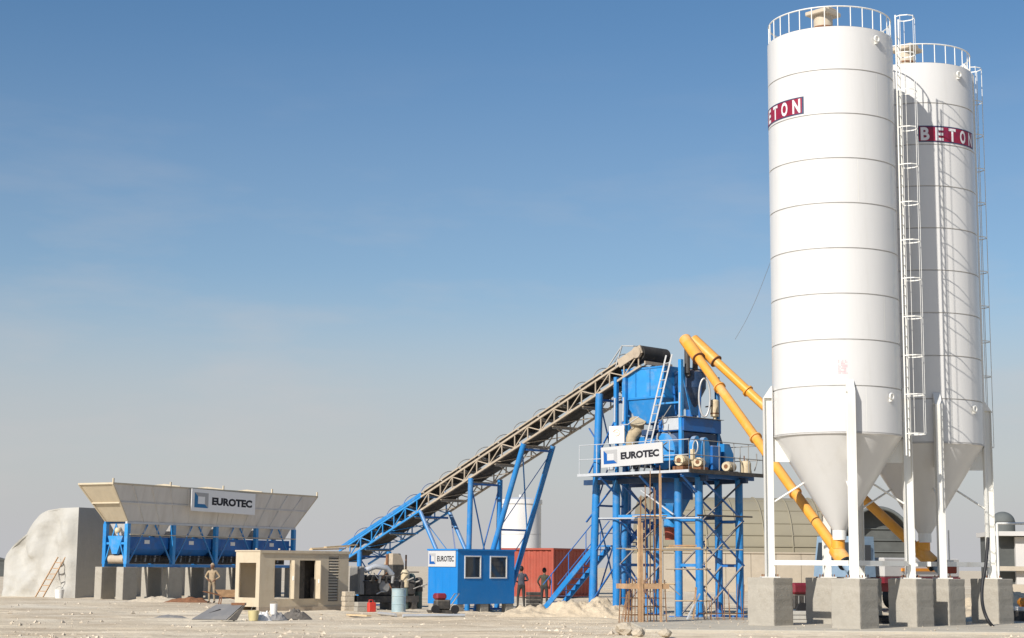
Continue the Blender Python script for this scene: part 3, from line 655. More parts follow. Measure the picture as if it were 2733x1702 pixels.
cl_ = thing('pipe_cluster', 'tangle of air pipes, valves and cables beside the blue weighing box', 'pipes', TO, TRZ)
rp = random.Random(9)
for i in range(16):
    a = V((rp.uniform(-0.5, 0.05), rp.uniform(1.2, 3.9), rp.uniform(5.0, 6.9))); b = a + V((rp.uniform(-0.15, 0.2), rp.uniform(-0.7, 0.7), rp.uniform(-0.9, 0.6))); b.z = max(4.95, b.z)
    M().path([a, (a + b) / 2 + V((rp.uniform(-.15, .1), 0, -0.15)), b], rp.choice((0.018, 0.025, 0.035)), 6).build('pipe', rp.choice(('grey_steel', 'black', 'pale_steel', 'rust', 'blue_deep')), cl_)
for i in range(5):
    y = 1.5 + i * 0.55; M().box((-0.2, y, 5.05 + 0.1 * (i % 2)), (-0.02, y + 0.26, 5.45 + 0.2 * (i % 3)), 0.02).build('valve_box', ('blue_deep', 'pale_steel', 'dark_machine')[i % 3], cl_)
for y in (3.3, 3.7, 0.75): M().bar((-0.08, y, 6.75), (-0.08, y - 0.02, 7.6), 0.05).build('cable_tray', 'pale_steel', cl_)
tk2 = thing('water_tank', 'small pale tank with tangled pipes at the far end of the tower deck', 'tank', TW(2.75, 0.1, DECK + 0.012), TRZ)
M().lathe([(0.16, 0), (0.18, 0.03), (0.18, 0.42), (0.14, 0.5), (0.03, 0.52)], 18).build('shell', 'cream_motor', tk2)
for i in range(5):
    a = V((rp.uniform(-.25, .3), rp.uniform(-.3, .2), rp.uniform(.05, .3))); b = a + V((rp.uniform(-.3, .3), 0, rp.uniform(.3, .7))); M().path([a, (a + b) / 2 + V((.08, 0, 0)), b], 0.022, 6).build('pipe', ('canvas_tan', 'grey_steel', 'rust')[i % 3], tk2)
# notice board with swirl mark
nb = thing('notice_board', 'small white board with an orange swirl fixed to tower uprights', 'sign', TO, TRZ)
M().box((-0.13, 3.22, 6.0), (-0.10, 3.92, 6.6)).build('panel', 'board_white', nb)
sw = M(); cy_, cz_ = 3.57, 6.36
sw.path([(-0.135, cy_ + 0.17 * math.cos(a) * (1 - 0.08 * a / 3), cz_ + 0.11 * math.sin(a)) for a in [0.4 + i * 0.25 for i in range(20)]], 0.018, 6)
sw.path([(-0.135, cy_ - 0.08 + 0.2 * i / 6, cz_ + 0.02 - 0.02 * math.sin(i)) for i in range(7)], 0.014, 6)
sw.build('swirl_mark', 'swirl_orange', nb)
tl = M()
for i in range(9):
    if i not in (4,): tl.box((-0.134, 3.32 + i * 0.055, 6.11), (-0.1305, 3.358 + i * 0.055, 6.145))
tl.build('text_line', 'faint_green', nb)

# EUROTEC boards -------------------------------------------------------------
def name_board(name, label, width, height, mtx, blue, group='name boards', lx=1.0, bold=0.02, face='sign_white'):
    t = thing(name, label, 'sign'); t.matrix_world = mtx; t['group'] = group
    M().box((-width / 2, 0, -height / 2), (width / 2, 0.03, height / 2)).build('panel', face, t)
    s = height * 0.34; cx = -width / 2 + height * 0.48 * lx; th = s * 0.5
    o = -0.004
    def poly(ps, m, nm): M().add([(cx + a * lx, o, b) for a, b in ps], [tuple(range(len(ps)))]).build(nm, m, t)
    i_ = s - th
    poly([(-s, s), (-s, -s), (s, -s), (i_, -i_), (-i_, -i_), (-i_, i_)], blue, 'logo_corner')
    poly([(-s, s), (-i_, i_), (i_, i_), (i_, -i_), (s, -s), (s, s)], 'logo_grey', 'logo_frame')
    x0 = cx + s * lx + height * 0.18 * lx; x1 = width / 2 - height * 0.17 * lx
    text_obj('EUROTEC', height * 0.36, x1 - x0, Matrix.Translation(((x0 + x1) / 2, o, 0)), 'ink', 'lettering', t, bold * height)
    return t
def frame_mtx(c, xdir, tilt=0.0):          # board facing -normal: local x along xdir, local z up, local y away
    x = V(xdir).normalized(); z = V((0, 0, 1)); y = z.cross(x).normalized(); z = x.cross(y)
    m = Matrix.Identity(4)
    for i in range(3): m[i][0] = x[i]; m[i][1] = y[i]; m[i][2] = z[i]; m[i][3] = c[i]
    return m @ Matrix.Rotation(tilt, 4, 'Y')
name_board('name_board', 'pale company name board with square logo hung at a slant on the tower deck railing', 2.78, 0.70, frame_mtx(TW(-1.10, 2.05, 5.46), (0.70711, -0.70711, 0), R_(-1.6)), 'logo_blue', lx=1.3)

# ladder against the hopper
ld = thing('aluminium_ladder', 'pale leaning ladder propped on the blue top hopper', 'ladder', TO, TRZ)
A_, B_ = V((-0.55, 2.1, DECK + 0.02)), V((-0.02, 1.25, 8.95)); side = V((0.25, 0.97, 0)).normalized() * 0.17
for s_ in (-1, 1): M().bar(A_ + side * s_, B_ + side * s_, 0.03, 0.05).build('rail', 'aluminium', ld)
for i in range(1, 14):
    p = A_.lerp(B_, i / 14); M().tube(p - side, p + side, 0.018, n=6).build('rung', 'aluminium', ld)

# ------------------------------------------------------------------ yellow screw conveyors
def screw(start, end, label, pale):
    d = (end - start); L = d.length; t = thing('screw_conveyor', label, 'screw conveyor', start, 0, 'yellow screw conveyors')
    u = d.normalized(); seg = 4; p0 = V((0, 0, 0))
    for i in range(seg):
        a, b = u * (L * i / seg + (0 if i == 0 else 0.03)), u * (L * (i + 1) / seg - 0.03)
        M().tube(a, b, 0.152, n=24).build('tube_section', 'yellow', t)
        if i: M().tube(u * (L * i / seg - 0.03), u * (L * i / seg + 0.03), 0.205, n=24).build('flange', 'yellow', t)
    M().tube(u * (L - 1.1), u * (L + 0.12), 0.215, n=24).build('head_casing', 'yellow', t)
    M().tube(u * (L - 1.13), u * (L - 1.1), 0.235, n=24).build('flange', 'rust', t)
    M().tube(u * -0.45, u * 0.15, 0.225, n=24).build('tail_casing', 'yellow', t)
    M().tube(u * -0.5, u * -0.45, 0.235, n=24).build('tail_ring', 'black', t)
    mo = M().tube(u * -0.85, u * -0.5, 0.14, n=18).build('motor', 'truck_blue', t)
    M().tube(V((0.0, 0, 0.12)), V((0.0, 0.02, 0.42)), 0.2, n=20).build('inlet', 'yellow', t)
    for f in (0.28, 0.52, 0.76): M().tube(u * (L * f) + V((0, 0, -0.16)), u * (L * f) + V((0, 0, -0.26)), 0.05, n=8).build('hatch', 'yellow', t)
    return t
screw(V((C1.x - 0.03, C1.y + 0.05, 2.12)), TW(0.35, 0.78, 9.42), 'yellow screw conveyor tube rising from the silo beside the tower', 0)
screw(V((C2.x - 0.03, C2.y + 0.05, 2.12)), TW(0.92, 0.84, 9.45), 'yellow screw conveyor tube rising from the farther silo, passing behind the other', 1)

# ------------------------------------------------------------------ inclined belt conveyor
CO = TW(0, 2.95, 0)
cv = thing('belt_conveyor', 'long inclined truss belt conveyor, beige above and blue at its foot, with wire hoops', 'conveyor', CO, 135)
SL = 0.424; LX = 16.0; CW = 1.58
def zb_(x): return 8.5 - SL * x
TD = 0.52
def cmat(x): return 'blue_light' if x > 11.0 else 'beige_steel'
for y in (0, -CW):
    for z in (0, TD):
        for a, b in ((-0.4, 11.0), (11.0, LX)):
            M().bar((a, y, zb_(a) + z), (b, y, zb_(b) + z), 0.07, 0.07).build('chord', cmat(b), cv)
    npan = 24
    for i in range(npan):
        a, b = -0.3 + i * (LX + 0.3) / npan, -0.3 + (i + 1) * (LX + 0.3) / npan; mt = cmat((a + b) / 2)
        M().bar((a, y, zb_(a) + 0.035), (a, y, zb_(a) + TD - 0.035), 0.04, 0.04).build('truss_post', mt, cv)
        p, q = ((a, 0.035), (b, TD - 0.035)) if i % 2 else ((a, TD - 0.035), (b, 0.035))
        M().bar((p[0], y, zb_(p[0]) + p[1]), (q[0], y, zb_(q[0]) + q[1]), 0.035, 0.035).build('truss_diagonal', mt, cv)
# carrying belt (troughed) and return belt
def belt(prof, x0, x1, n=24):
    vs = []; fs = []; k = len(prof)
    for i in range(n + 1):
        x = x0 + (x1 - x0) * i / n; sag = -0.012 * (1 if i % 2 else 0)
        vs += [(x, y, zb_(x) + z + sag) for y, z in prof]
    for i in range(n):
        fs += [(i * k + j, i * k + j + 1, (i + 1) * k + j + 1, (i + 1) * k + j) for j in range(k - 1)]
    return M().add(vs, fs, True)
belt([(-0.12, TD + 0.26), (-0.38, TD + 0.13), (-0.92, TD + 0.13), (-1.18, TD + 0.26), (-1.18, TD + 0.235), (-0.92, TD + 0.105), (-0.38, TD + 0.105), (-0.12, TD + 0.235), (-0.12, TD + 0.26)], -0.1, LX - 0.1).build('carrying_belt', 'dark_rubber', cv)
belt([(-0.15, 0.05), (-0.95, 0.05), (-0.95, 0.03), (-0.15, 0.03), (-0.15, 0.05)], 0.1, LX - 0.1).build('return_belt', 'dark_rubber', cv)
i = 0; x = 0.5; id0 = None; cb0 = None
while x < LX - 0.3:
    e = M(); e.tube((x, -0.36, zb_(x) + TD + 0.06), (x, -0.94, zb_(x) + TD + 0.06), 0.045, n=8); e.tube((x, -0.1, zb_(x) + TD + 0.18), (x, -0.36, zb_(x) + TD + 0.06), 0.045, n=8); e.tube((x, -1.2, zb_(x) + TD + 0.18), (x, -0.94, zb_(x) + TD + 0.06), 0.045, n=8)
    e.build('idler_rollers', 'grey_steel', cv)
    M().bar((x, -0.03, zb_(x) + TD), (x, -CW + 0.03, zb_(x) + TD), 0.05, 0.05).build('cross_bar', cmat(x), cv)
    x += 1.05
x = 0.9
while x < LX - 0.3:
    M().bar((x, -0.03, zb_(x) - 0.07), (x, -CW + 0.03, zb_(x) - 0.07), 0.07, 0.05).build('cross_bar', cmat(x), cv)
    M().tube((x + 0.1, -0.15, zb_(x + 0.1) - 0.07), (x + 0.1, -CW + 0.15, zb_(x + 0.1) - 0.07), 0.04, n=8).build('return_roller', 'grey_steel', cv)
    x2 = min(x + 0.75, LX); x3 = min(x + 1.5, LX); M().bar((x, -0.04, zb_(x) - 0.01), (x2, -CW + 0.04, zb_(x2) - 0.01), 0.035, 0.035).build('lacing', cmat(x), cv); M().bar((x2, -CW + 0.04, zb_(x2) - 0.01), (x3, -0.04, zb_(x3) - 0.01), 0.035, 0.035).build('lacing', cmat(x), cv)
    x += 1.5
x = 0.9
while x < LX:
    M().path([(x, -0.75 + 0.7 * math.cos(math.pi * j / 12), zb_(x) + TD + 0.10 + 0.52 * math.sin(math.pi * j / 12)) for j in range(13)], 0.016, 5).build('hoop', 'grey_steel' if x < 11 else 'blue_deep', cv)
    x += 1.02
M().bar((-0.2, 0.02, zb_(-0.2) + TD + 0.16), (11, 0.02, zb_(11) + TD + 0.16), 0.02, 0.05).build('skirt_rail', 'beige_steel', cv)
M().bar((11, 0.02, zb_(11) + TD + 0.12), (LX, 0.02, zb_(LX) + TD + 0.12), 0.02, 0.12).build('skirt_rail', 'blue', cv)
M().bar((-0.2, -CW - 0.02, zb_(-0.2) + TD + 0.22), (LX, -CW - 0.02, zb_(LX) + TD + 0.22), 0.02, 0.05).build('skirt_rail', 'dark_machine', cv)
# head
hz = zb_(-0.25) + TD + 0.02
dr = M().tube((-0.25, -0.08, hz), (-0.25, -CW + 0.08, hz), 0.27, n=24).build('head_drum', 'dark_rubber', cv)
M().tube((-0.25, 0.10, hz), (-0.25, -0.02, hz), 0.20, n=18).build('bearing_housing', 'beige_steel', dr)
M().bar((0.6, 0.03, zb_(0.6) + TD + 0.05), (-0.45, 0.03, hz + 0.12), 0.06, 0.30).build('side_plate', 'beige_steel', cv)
M().bar((-0.5, -0.1, hz - 0.36), (-0.5, -CW, hz - 0.36), 0.05, 0.12).build('scraper', 'beige_steel', cv)
for p, q in (((0.75, 0.03, zb_(0.75) + TD), (0.45, 0.03, zb_(0.45) + TD + 0.62)), ((0.45, 0.03, zb_(0.45) + TD + 0.62), (-0.1, 0.03, hz + 0.25)), ((0.45, 0.03, zb_(.45) + TD + 0.62), (0.2, -0.9, zb_(.2) + TD + 0.55)), ((1.1, 0.03, zb_(1.1) + TD + 0.2), (0.45, 0.03, zb_(0.45) + TD + 0.62))):
    M().bar(p, q, 0.035).build('guard_bar', 'aluminium', cv)
# supports
def support(xt, xb, mt='blue', r=0.09, ground=0.0):
    for y in (0, -CW): M().tube((xt, y, zb_(xt) - 0.03), (xb, y, ground), r * 1.15, n=14).build('support_leg', mt, cv)
    M().bar((xt, -0.1, zb_(xt) - 0.25), (xt, -CW + 0.1, zb_(xt) - 0.25), 0.08).build('support_tie', 'blue_deep', cv)
    zt = zb_(xt) - 0.3
    nl = max(1, int(zt / 2.6))
    for i in range(nl):
        za, zc = zt * i / nl, zt * (i + 1) / nl; xa = xb + (xt - xb) * za / (zt + 0.27); xc = xb + (xt - xb) * zc / (zt + 0.27)
        M().bar((xa, -0.05, za + 0.1), (xc, -CW + 0.05, zc - 0.05), 0.05, 0.03).build('support_brace', 'blue_deep', cv)
        M().bar((xa, -CW + 0.05, za + 0.1), (xc, -0.05, zc - 0.05), 0.05, 0.03).build('support_brace', 'blue', cv)
        M().bar((xa, -0.05, za + 0.06), (xa, -CW + 0.05, za + 0.06), 0.07).build('support_tie', 'blue_deep', cv)
support(8.18, 8.3); support(5.34, 7.85); support(11.05, 8.6, r=0.07); support(14.7, 14.7); support(1.55, 1.9, r=0.12)

# ------------------------------------------------------------------ stairs to the first landing
sr_ = thing('steel_stairs', 'blue open-tread steel stairs with handrails leading up to the tower landing', 'stairs', TO, TRZ)
LZ = 2.4; ya, yb = 8.5, 5.9
for x in (1.3, 2.1):
    M().bar((x, ya, 0.05), (x, yb, LZ), 0.06, 0.2).build('stringer', 'blue', sr_)
    M().tube((x, ya, 1.0), (x, yb, LZ + 0.95), 0.02, n=6).build('handrail', 'blue_deep', sr_)
    for i in range(3):
        p = V((x, ya, 0.1)).lerp(V((x, yb, LZ)), (i + 0.5) / 3); M().tube(p, p + V((0, 0, 0.95)), 0.018, n=6).build('railing_post', 'blue_deep', sr_)
for i in range(11):
    p = V((1.7, ya, 0.05)).lerp(V((1.7, yb, LZ)), (i + 0.5) / 11); M().box((1.34, p.y - 0.11, p.z - 0.015), (2.06, p.y + 0.11, p.z + 0.015)).build('tread', 'blue_deep', sr_)
M().box((1.2, 4.7, LZ), (2.9, 5.9, LZ + 0.05)).build('landing', 'blue', sr_)
for x, y in ((1.25, 5.85), (1.25, 4.75), (2.85, 4.75), (2.85, 5.85)): M().bar((x, y, 0), (x, y, LZ + 1.0), 0.08, 0.08, up=(1, 0, 0)).build('landing_post', 'blue', sr_)
for z in (LZ + 0.5, LZ + 1.0):
    M().tube((1.25, 5.85, z), (2.85, 5.85, z), 0.02, n=6).build('handrail', 'blue_deep', sr_); M().tube((2.85, 5.85, z), (2.85, 4.75, z), 0.02, n=6).build('handrail', 'blue_deep', sr_)
for x in (2.25, 2.85): M().bar((x, 5.2, LZ + 0.05), (x, 2.6, DECK - 0.05), 0.06, 0.18).build('stringer', 'blue_deep', sr_)
for i in range(10):
    p = V((2.55, 5.2, LZ + 0.05)).lerp(V((2.55, 2.6, DECK - 0.05)), (i + 0.5) / 10); M().box((2.28, p.y - 0.11, p.z - 0.015), (2.82, p.y + 0.11, p.z + 0.015)).build('tread', 'blue_deep', sr_)

# ------------------------------------------------------------------ aggregate feed bins on the left
HO = V((-18.02, 80.0, 0)); HRZ = 60
hb = thing('aggregate_bins', 'row of four aggregate bins, flared grey walls above a blue braced frame', 'bins', HO, HRZ)
NB, BL, BW = 4, 3.2, 1.35; HL = NB * BL; Z0, Z1, Z2 = 1.5, 3.62, 5.32; FX, FY = 1.5, 0.38
for y in (0, BW):
    M().bar((-0.1, y, Z0 + 0.07), (HL + 0.1, y, Z0 + 0.07), 0.14, 0.14).build('base_beam', 'blue', hb)
    M().bar((-0.1, y, Z1 - 0.05), (HL + 0.1, y, Z1 - 0.05), 0.12, 0.10).build('top_beam', 'pale_steel' if y == 0 else 'blue', hb)
    for i in range(NB + 1):
        x = i * BL; M().bar((x, y, Z0 + 0.14), (x, y, Z1 - 0.1), 0.2, 0.2, up=(1, 0, 0)).build('column', 'blue_light' if y == 0 else 'blue', hb)
    if y == 0:
        for i in range(NB):
            x = i * BL
            M().bar((x + 0.1, -0.03, Z0 + 0.2), (x + BL * 0.42, -0.03, Z1 - 0.12), 0.06).build('brace', 'blue', hb); M().bar((x + BL - 0.1, -0.03, Z0 + 0.2), (x + BL * 0.58, -0.03, Z1 - 0.12), 0.06).build('brace', 'blue', hb)
M().tube((0, -0.16, 3.02), (HL, -0.16, 3.02), 0.025, n=6).build('air_pipe', 'hopper_end', hb)
for x in (0, HL): M().bar((x, 0, 2.6), (x, BW, 2.6), 0.1).build('end_beam', 'blue_light', hb)
M().bar((-0.05, 0.05, Z0 + 0.2), (-0.05, BW / 2, Z1 - 0.1), 0.05).build('brace', 'blue_light', hb); M().bar((-0.05, BW - 0.05, Z0 + 0.2), (-0.05, BW / 2, Z1 - 0.1), 0.05).build('brace', 'blue_light', hb)
# flared walls: a run of sheets along each long side, panels on the ends
TH = 0.03
def wall_sheet(a, b, c, d, mt, nm='wall_sheet'):
    a, b, c, d = V(a), V(b), V(c), V(d); n = (b - a).cross(d - a).normalized() * TH
    M().loft([a, b, c, d], [a + n, b + n, c + n, d + n]).build(nm, mt, hb)
for sy, yb_, yt in ((-1, 0, -FY), (1, BW, BW + FY)):
    ns = 12
    for i in range(ns):
        f0, f1 = i / ns, (i + 1) / ns - 0.0015
        xb0, xb1 = HL * f0, HL * f1; xt0, xt1 = -FX + (HL + 2 * FX) * f0, -FX + (HL + 2 * FX) * f1
        wall_sheet((xb0, yb_, Z1), (xb1, yb_, Z1), (xt1, yt, Z2), (xt0, yt, Z2), 'hopper_sheet')
    for i in range(1, ns):
        f = i / ns; M().bar((HL * f, yb_ + sy * 0.035, Z1 + 0.03), (-FX + (HL + 2 * FX) * f, yt + sy * 0.035, Z2 - 0.03), 0.05, 0.05).build('wall_rib', 'hopper_sheet', hb)
    zm = 0.52; ym = yb_ + (yt - yb_) * zm + sy * 0.045
    M().bar((-FX * zm, ym, Z1 + (Z2 - Z1) * zm), (HL + FX * zm, ym, Z1 + (Z2 - Z1) * zm), 0.05, 0.06).build('wall_rail', 'hopper_sheet', hb)
    M().bar((-FX - 0.05, yt, Z2 + 0.02), (HL + FX + 0.05, yt, Z2 + 0.02), 0.09, 0.08).build('rim', 'hopper_end', hb)
for xb_, xt_, sx in ((0, -FX, -1), (HL, HL + FX, 1)):
    for f0, f1 in ((0, 0.5), (0.505, 1)):
        za, zc = Z1 + (Z2 - Z1) * f0, Z1 + (Z2 - Z1) * f1; xa, xc = xb_ + (xt_ - xb_) * f0, xb_ + (xt_ - xb_) * f1; ea, ec = FY * f0, FY * f1
        wall_sheet((xa, -ea, za), (xa, BW + ea, za), (xc, BW + ec, zc), (xc, -ec, zc), 'hopper_end', 'end_sheet')
    zm = 0.5; M().bar((xb_ + (xt_ - xb_) * zm + sx * 0.05, -FY * zm, Z1 + (Z2 - Z1) * zm), (xb_ + (xt_ - xb_) * zm + sx * 0.05, BW + FY * zm, Z1 + (Z2 - Z1) * zm), 0.07, 0.06).build('wall_rail', 'hopper_end', hb)
    M().bar((xt_, -FY, Z2 + 0.02), (xt_, BW + FY, Z2 + 0.02), 0.09, 0.08).build('rim', 'hopper_end', hb)
    for sy, yb_, yt in ((-1, 0, -FY), (1, BW, BW + FY)): M().bar((xb_ + sx * .02, yb_, Z1), (xt_ + sx * .02, yt, Z2), 0.08).build('corner_angle', 'hopper_end', hb)
for i in range(NB + 1):
    f = i / NB; xt_ = -FX + (HL + 2 * FX) * f
    M().bar((xt_, -FY - 0.01, Z2 + 0.06), (xt_, -FY - 0.01, Z2 + 0.26), 0.07).build('rim_post', 'hopper_end', hb)
    if 0 < i < NB:
        M().prism([(0.02, Z1), (BW - 0.02, Z1), (BW + FY - 0.05, Z2 + 0.16), (BW * 0.5, Z2 + 0.22), (-FY + 0.05, Z2 + 0.10)], 0.04, o=(HL * f, 0, 0), u=(0, 1, 0), w=(1, 0, 0)).build('divider', 'hopper_end', hb)
# lower funnels, weigh troughs and gates
for i in range(NB):
    x0, x1 = i * BL + 0.16, (i + 1) * BL - 0.16
    M().loft(rect(x0 + 0.25, x1 - 0.25, 0.28, BW - 0.28, 2.98), rect(x0, x1, 0.1, BW - 0.1, Z1 - 0.1)).build('funnel', 'hopper_sheet', hb)
    M().box((x0 - 0.02, 0.16, 2.36), (x1 + 0.02, BW - 0.16, 2.92)).build('weigh_trough', 'blue_deep', hb)
    M().loft(rect(x0 + 0.25, x1 - 0.25, 0.4, BW - 0.4, 2.06), rect(x0 + 0.0, x1 - 0.0, 0.17, BW - 0.17, 2.36)).build('trough_bottom', 'blue_deep', hb)
    M().box((x0 + 1.2, 0.14, 2.6), (x0 + 1.55, 0.157, 2.78)).build('type_plate', 'plastic_white', hb)
    for j in range(7):
        xx = x0 + 0.45 + j * 0.33; M().tube((xx, 0.3, 1.75), (xx + 0.05, 0.3, 2.05), 0.045, n=8).build('idler_stand', 'grey_steel' if j % 2 else 'dark_machine', hb)
    M().box((x0 + 0.15, 0.42, 1.99), (x1 - 0.15, BW - 0.42, 2.055)).build('gate_slide', 'dark_machine', hb); M().box((x0 + 0.1, BW - 0.3, 1.66), (x1 - 0.1, BW - 0.26, 2.3)).build('skirt_plate', 'black', hb)
    for j in range(2):
        xx = x0 + 0.9 + j * 0.9; M().tube((xx, -0.06, 3.1), (xx + 0.22, 0.02, 3.5), 0.035, n=8).build('gate_cylinder', 'aluminium', hb)
M().box((0.3, 0.5, 1.66), (HL - 0.1, 0.9, 1.94)).build('dark_frame_backing', 'dark_machine', hb); M().box((0.3, 0.25, 1.95), (HL + 0.4, BW - 0.25, 1.99)).build('collecting_belt', 'dark_rubber', hb)  # belt frame as a solid dark backing, standing in for shade in the slots
M().tube((0.15, 0.2, 1.86), (0.15, BW - 0.2, 1.86), 0.2, n=18).build('tail_drum', 'beige_steel', hb)
M().ball((0.0, BW * 0.45, 3.2), 0.15, 14, 10).build('vibrator', 'cream_motor', hb)
M().loft(rect(-0.08, 0.12, 0.55, BW - 0.5, 2.1), rect(-0.08, 0.12, 0.2, BW - 0.2, 2.95)).build('end_trough', 'blue_light', hb)
# EUROTEC board on the flared wall
cpt = Matrix.Rotation(R_(HRZ), 4, 'Z') @ V((6.25, -0.60, 4.75)) + HO
nbm = name_board('name_board', 'pale company name board with square logo on the flared grey wall of the bins', 4.95, 1.08, frame_mtx(cpt, Matrix.Rotation(R_(HRZ), 4, 'Z') @ V((1, 0, 0)), R_(0.8)), 'logo_teal', lx=1.42, face='sign_white_shade_lift')
# piers
pr0 = None
for yy in (0.0, BW):
    for i in range(NB + 1):
        lc = Matrix.Rotation(R_(HRZ), 4, 'Z') @ V((i * BL - 0.05, yy, 0)) + HO
        if pr0 is None: o = M().box((-0.35, -0.22, -0.15), (0.6, 0.22, Z0 - 0.001), 0.015).build('concrete_pier', 'concrete'); pr0 = o
        else: o = pr0.copy(); COL.objects.link(o)
        place(o, lc, HRZ); tag(o, 'slab-shaped concrete pier under the blue frame of the aggregate bins', 'pier', 'piers under the aggregate bins')

# loading ramp of poured concrete behind the bins
rm = bpy.data.objects.new('tmp', None)
ro = HO + Matrix.Rotation(R_(HRZ), 4, 'Z') @ V((2.4, 5.5, 0))
prof = [(0, -0.2), (0, 4.42), (1.2, 4.40), (2.1, 4.30), (2.6, 4.12), (3.0, 3.78), (3.3, 3.45), (3.5, 3.12), (3.95, 2.85), (4.45, 2.5), (4.85, 2.1), (5.0, 1.75), (5.05, -0.2)]
nseg = 14; vs = []; fs = []; LEN = 13.0
fine = []
for a, b in zip(prof[:-1], prof[1:]):
    kk = max(1, int((V((*a, 0)) - V((*b, 0))).length / 0.35))
    fine += [(a[0] + (b[0] - a[0]) * i / kk, a[1] + (b[1] - a[1]) * i / kk) for i in range(kk)]
fine.append(prof[-1]); k = len(fine)
for i in range(nseg + 1):
    x = LEN * i / nseg
    for y, z in fine:
        d = noise.noise(V((x * 0.7, y * 1.3, z * 1.3))) * 0.26 + noise.noise(V((x * 2, y * 4, z * 4))) * 0.08 if 0.05 < y else 0
        d = 0.5 * d * min(1.0, x / 2.0) - (0.06 if y > 0.05 and x < 0.01 else 0)
        vs.append(V((x, y + d, z + (d if z > 0 else 0))))
M1 = M(); M1.add(vs, [(i * k + j, i * k + j + 1, (i + 1) * k + j + 1, (i + 1) * k + j) for i in range(nseg) for j in range(k - 1)])
# lumpy end face as a grid between the base line and the profile
def ztop(y):
    for a, b in zip(prof[1:-1], prof[2:]):
        if a[0] <= y <= b[0]: return a[1] + (b[1] - a[1]) * (y - a[0]) / max(1e-6, b[0] - a[0])
    return 1.75
vs = []; ny, nzz = 30, 22
for i in range(ny + 1):
    y = 5.0 * i / ny
    for j in range(nzz + 1):
        z = -0.2 + (ztop(y) + 0.2) * j / nzz
        dd = noise.noise(V((y * 0.9, z * 0.9, 5))) * 0.42 + noise.noise(V((y * 2.6, z * 2.6, 9))) * 0.16 + noise.noise(V((y * 6, z * 6, 4))) * 0.05
        edge = min(1, (ny - i) / 2, i / 2 if i else 0, (nzz - j) / 3)
        vs.append(V((-dd * edge - 0.25 * edge * (1 - j / nzz), y, z)))
M1.add(vs, [(i * (nzz + 1) + j, i * (nzz + 1) + j + 1, (i + 1) * (nzz + 1) + j + 1, (i + 1) * (nzz + 1) + j) for i in range(ny) for j in range(nzz)], True)
M1.add([V((LEN, y, z)) for y, z in fine], [tuple(range(k))])
bpy.data.objects.remove(rm)
o = place(M1.build('loading_ramp', 'concrete_pale'), ro, HRZ); tag(o, 'pale lumpy concrete loading ramp with rounded top behind the bins', 'ramp')

# ladder, bucket by the ramp
wl = thing('wooden_ladder', 'crude brown wooden ladder leaning on the pale ramp', 'ladder', GX(120, 84.0), 0)
p0, p1 = V((-0.2, 0, 0)), V((0.55, 1.0, 1.95)); sd = V((0.2, -0.05, 0))
for s_ in (-1, 1): M().bar(p0 + sd * s_, p1 + sd * s_, 0.05).build('rail', 'timber', wl)
for i in range(1, 7): M().bar(p0.lerp(p1, i / 7) - sd, p0.lerp(p1, i / 7) + sd, 0.04).build('rung', 'timber', wl)
def bucket(px, py, label, mt, r=0.16, h=0.34, tilt=0.0, Y=None):
    t = thing('bucket', label, 'bucket', G(px, py), random.uniform(0, 90), 'site buckets')
    M().lathe([(0.01, 0.0), (r * 0.8, 0.0), (r, h), (r - 0.012, h), (r * 0.78, 0.02), (0.01, 0.02)], 20, caps=False).build('pail', mt, t)
    M().path([(r * math.cos(a), 0, h + 0.02 + r * 0.5 * math.sin(a)) for a in [math.pi * i / 10 for i in range(11)]], 0.008, 5).build('handle', 'grey_steel', t)
    t.rotation_euler.x = tilt
    return t
bucket(158, 1597, 'white bucket beside the crude ladder at the foot of the ramp', 'plastic_white', 0.22, 0.42)
bucket(2090, 1666, 'white bucket at the foot of a silo pedestal', 'plastic_white', 0.14, 0.30)
bucket(730, 1640, 'tall white bucket before the cream container', 'plastic_white', 0.13, 0.36)
bucket(676, 1656, 'yellowish tub beside the grey metal sheet', 'plastic_yellow', 0.17, 0.30)

# ------------------------------------------------------------------ generator container
gp = G(690, 1632); gp.z = 0
gc = thing('generator_container', 'cream open-sided steel container with louvre and two tall openings', 'container', gp, 45)
CL, CWd, CH = 4.1, 1.45, 2.12; b0 = 0.16
def panel(nm, lo, hi, mt='container_cream', par=gc): return M().box(lo, hi).build(nm, mt, par)
panel('floor', (0, 0, b0), (CL, CWd, b0 + 0.1)); panel('roof', (-0.03, -0.03, CH), (CL + 0.03, CWd + 0.03, CH + 0.05)); panel('roof_lip', (-0.03, -0.045, CH - 0.05), (CL + 0.03, -0.0305, CH + 0.045))
panel('back_wall', (0.04, CWd - 0.04, b0 + 0.1), (1.75, CWd, CH)); panel('back_wall', (2.45, CWd - 0.04, b0 + 0.1), (CL - .04, CWd, CH))
# end frame (lit)
panel('end_post', (0, 0, b0 + 0.1), (0.05, 0.22, CH)); panel('end_post', (0, CWd - 0.22, b0 + 0.1), (0.05, CWd, CH)); panel('end_header', (0, 0.22, CH - 0.40), (0.05, CWd - 0.22, CH)); panel('end_sill', (0, 0.22, b0 + 0.1), (0.05, CWd - 0.22, b0 + 0.32))
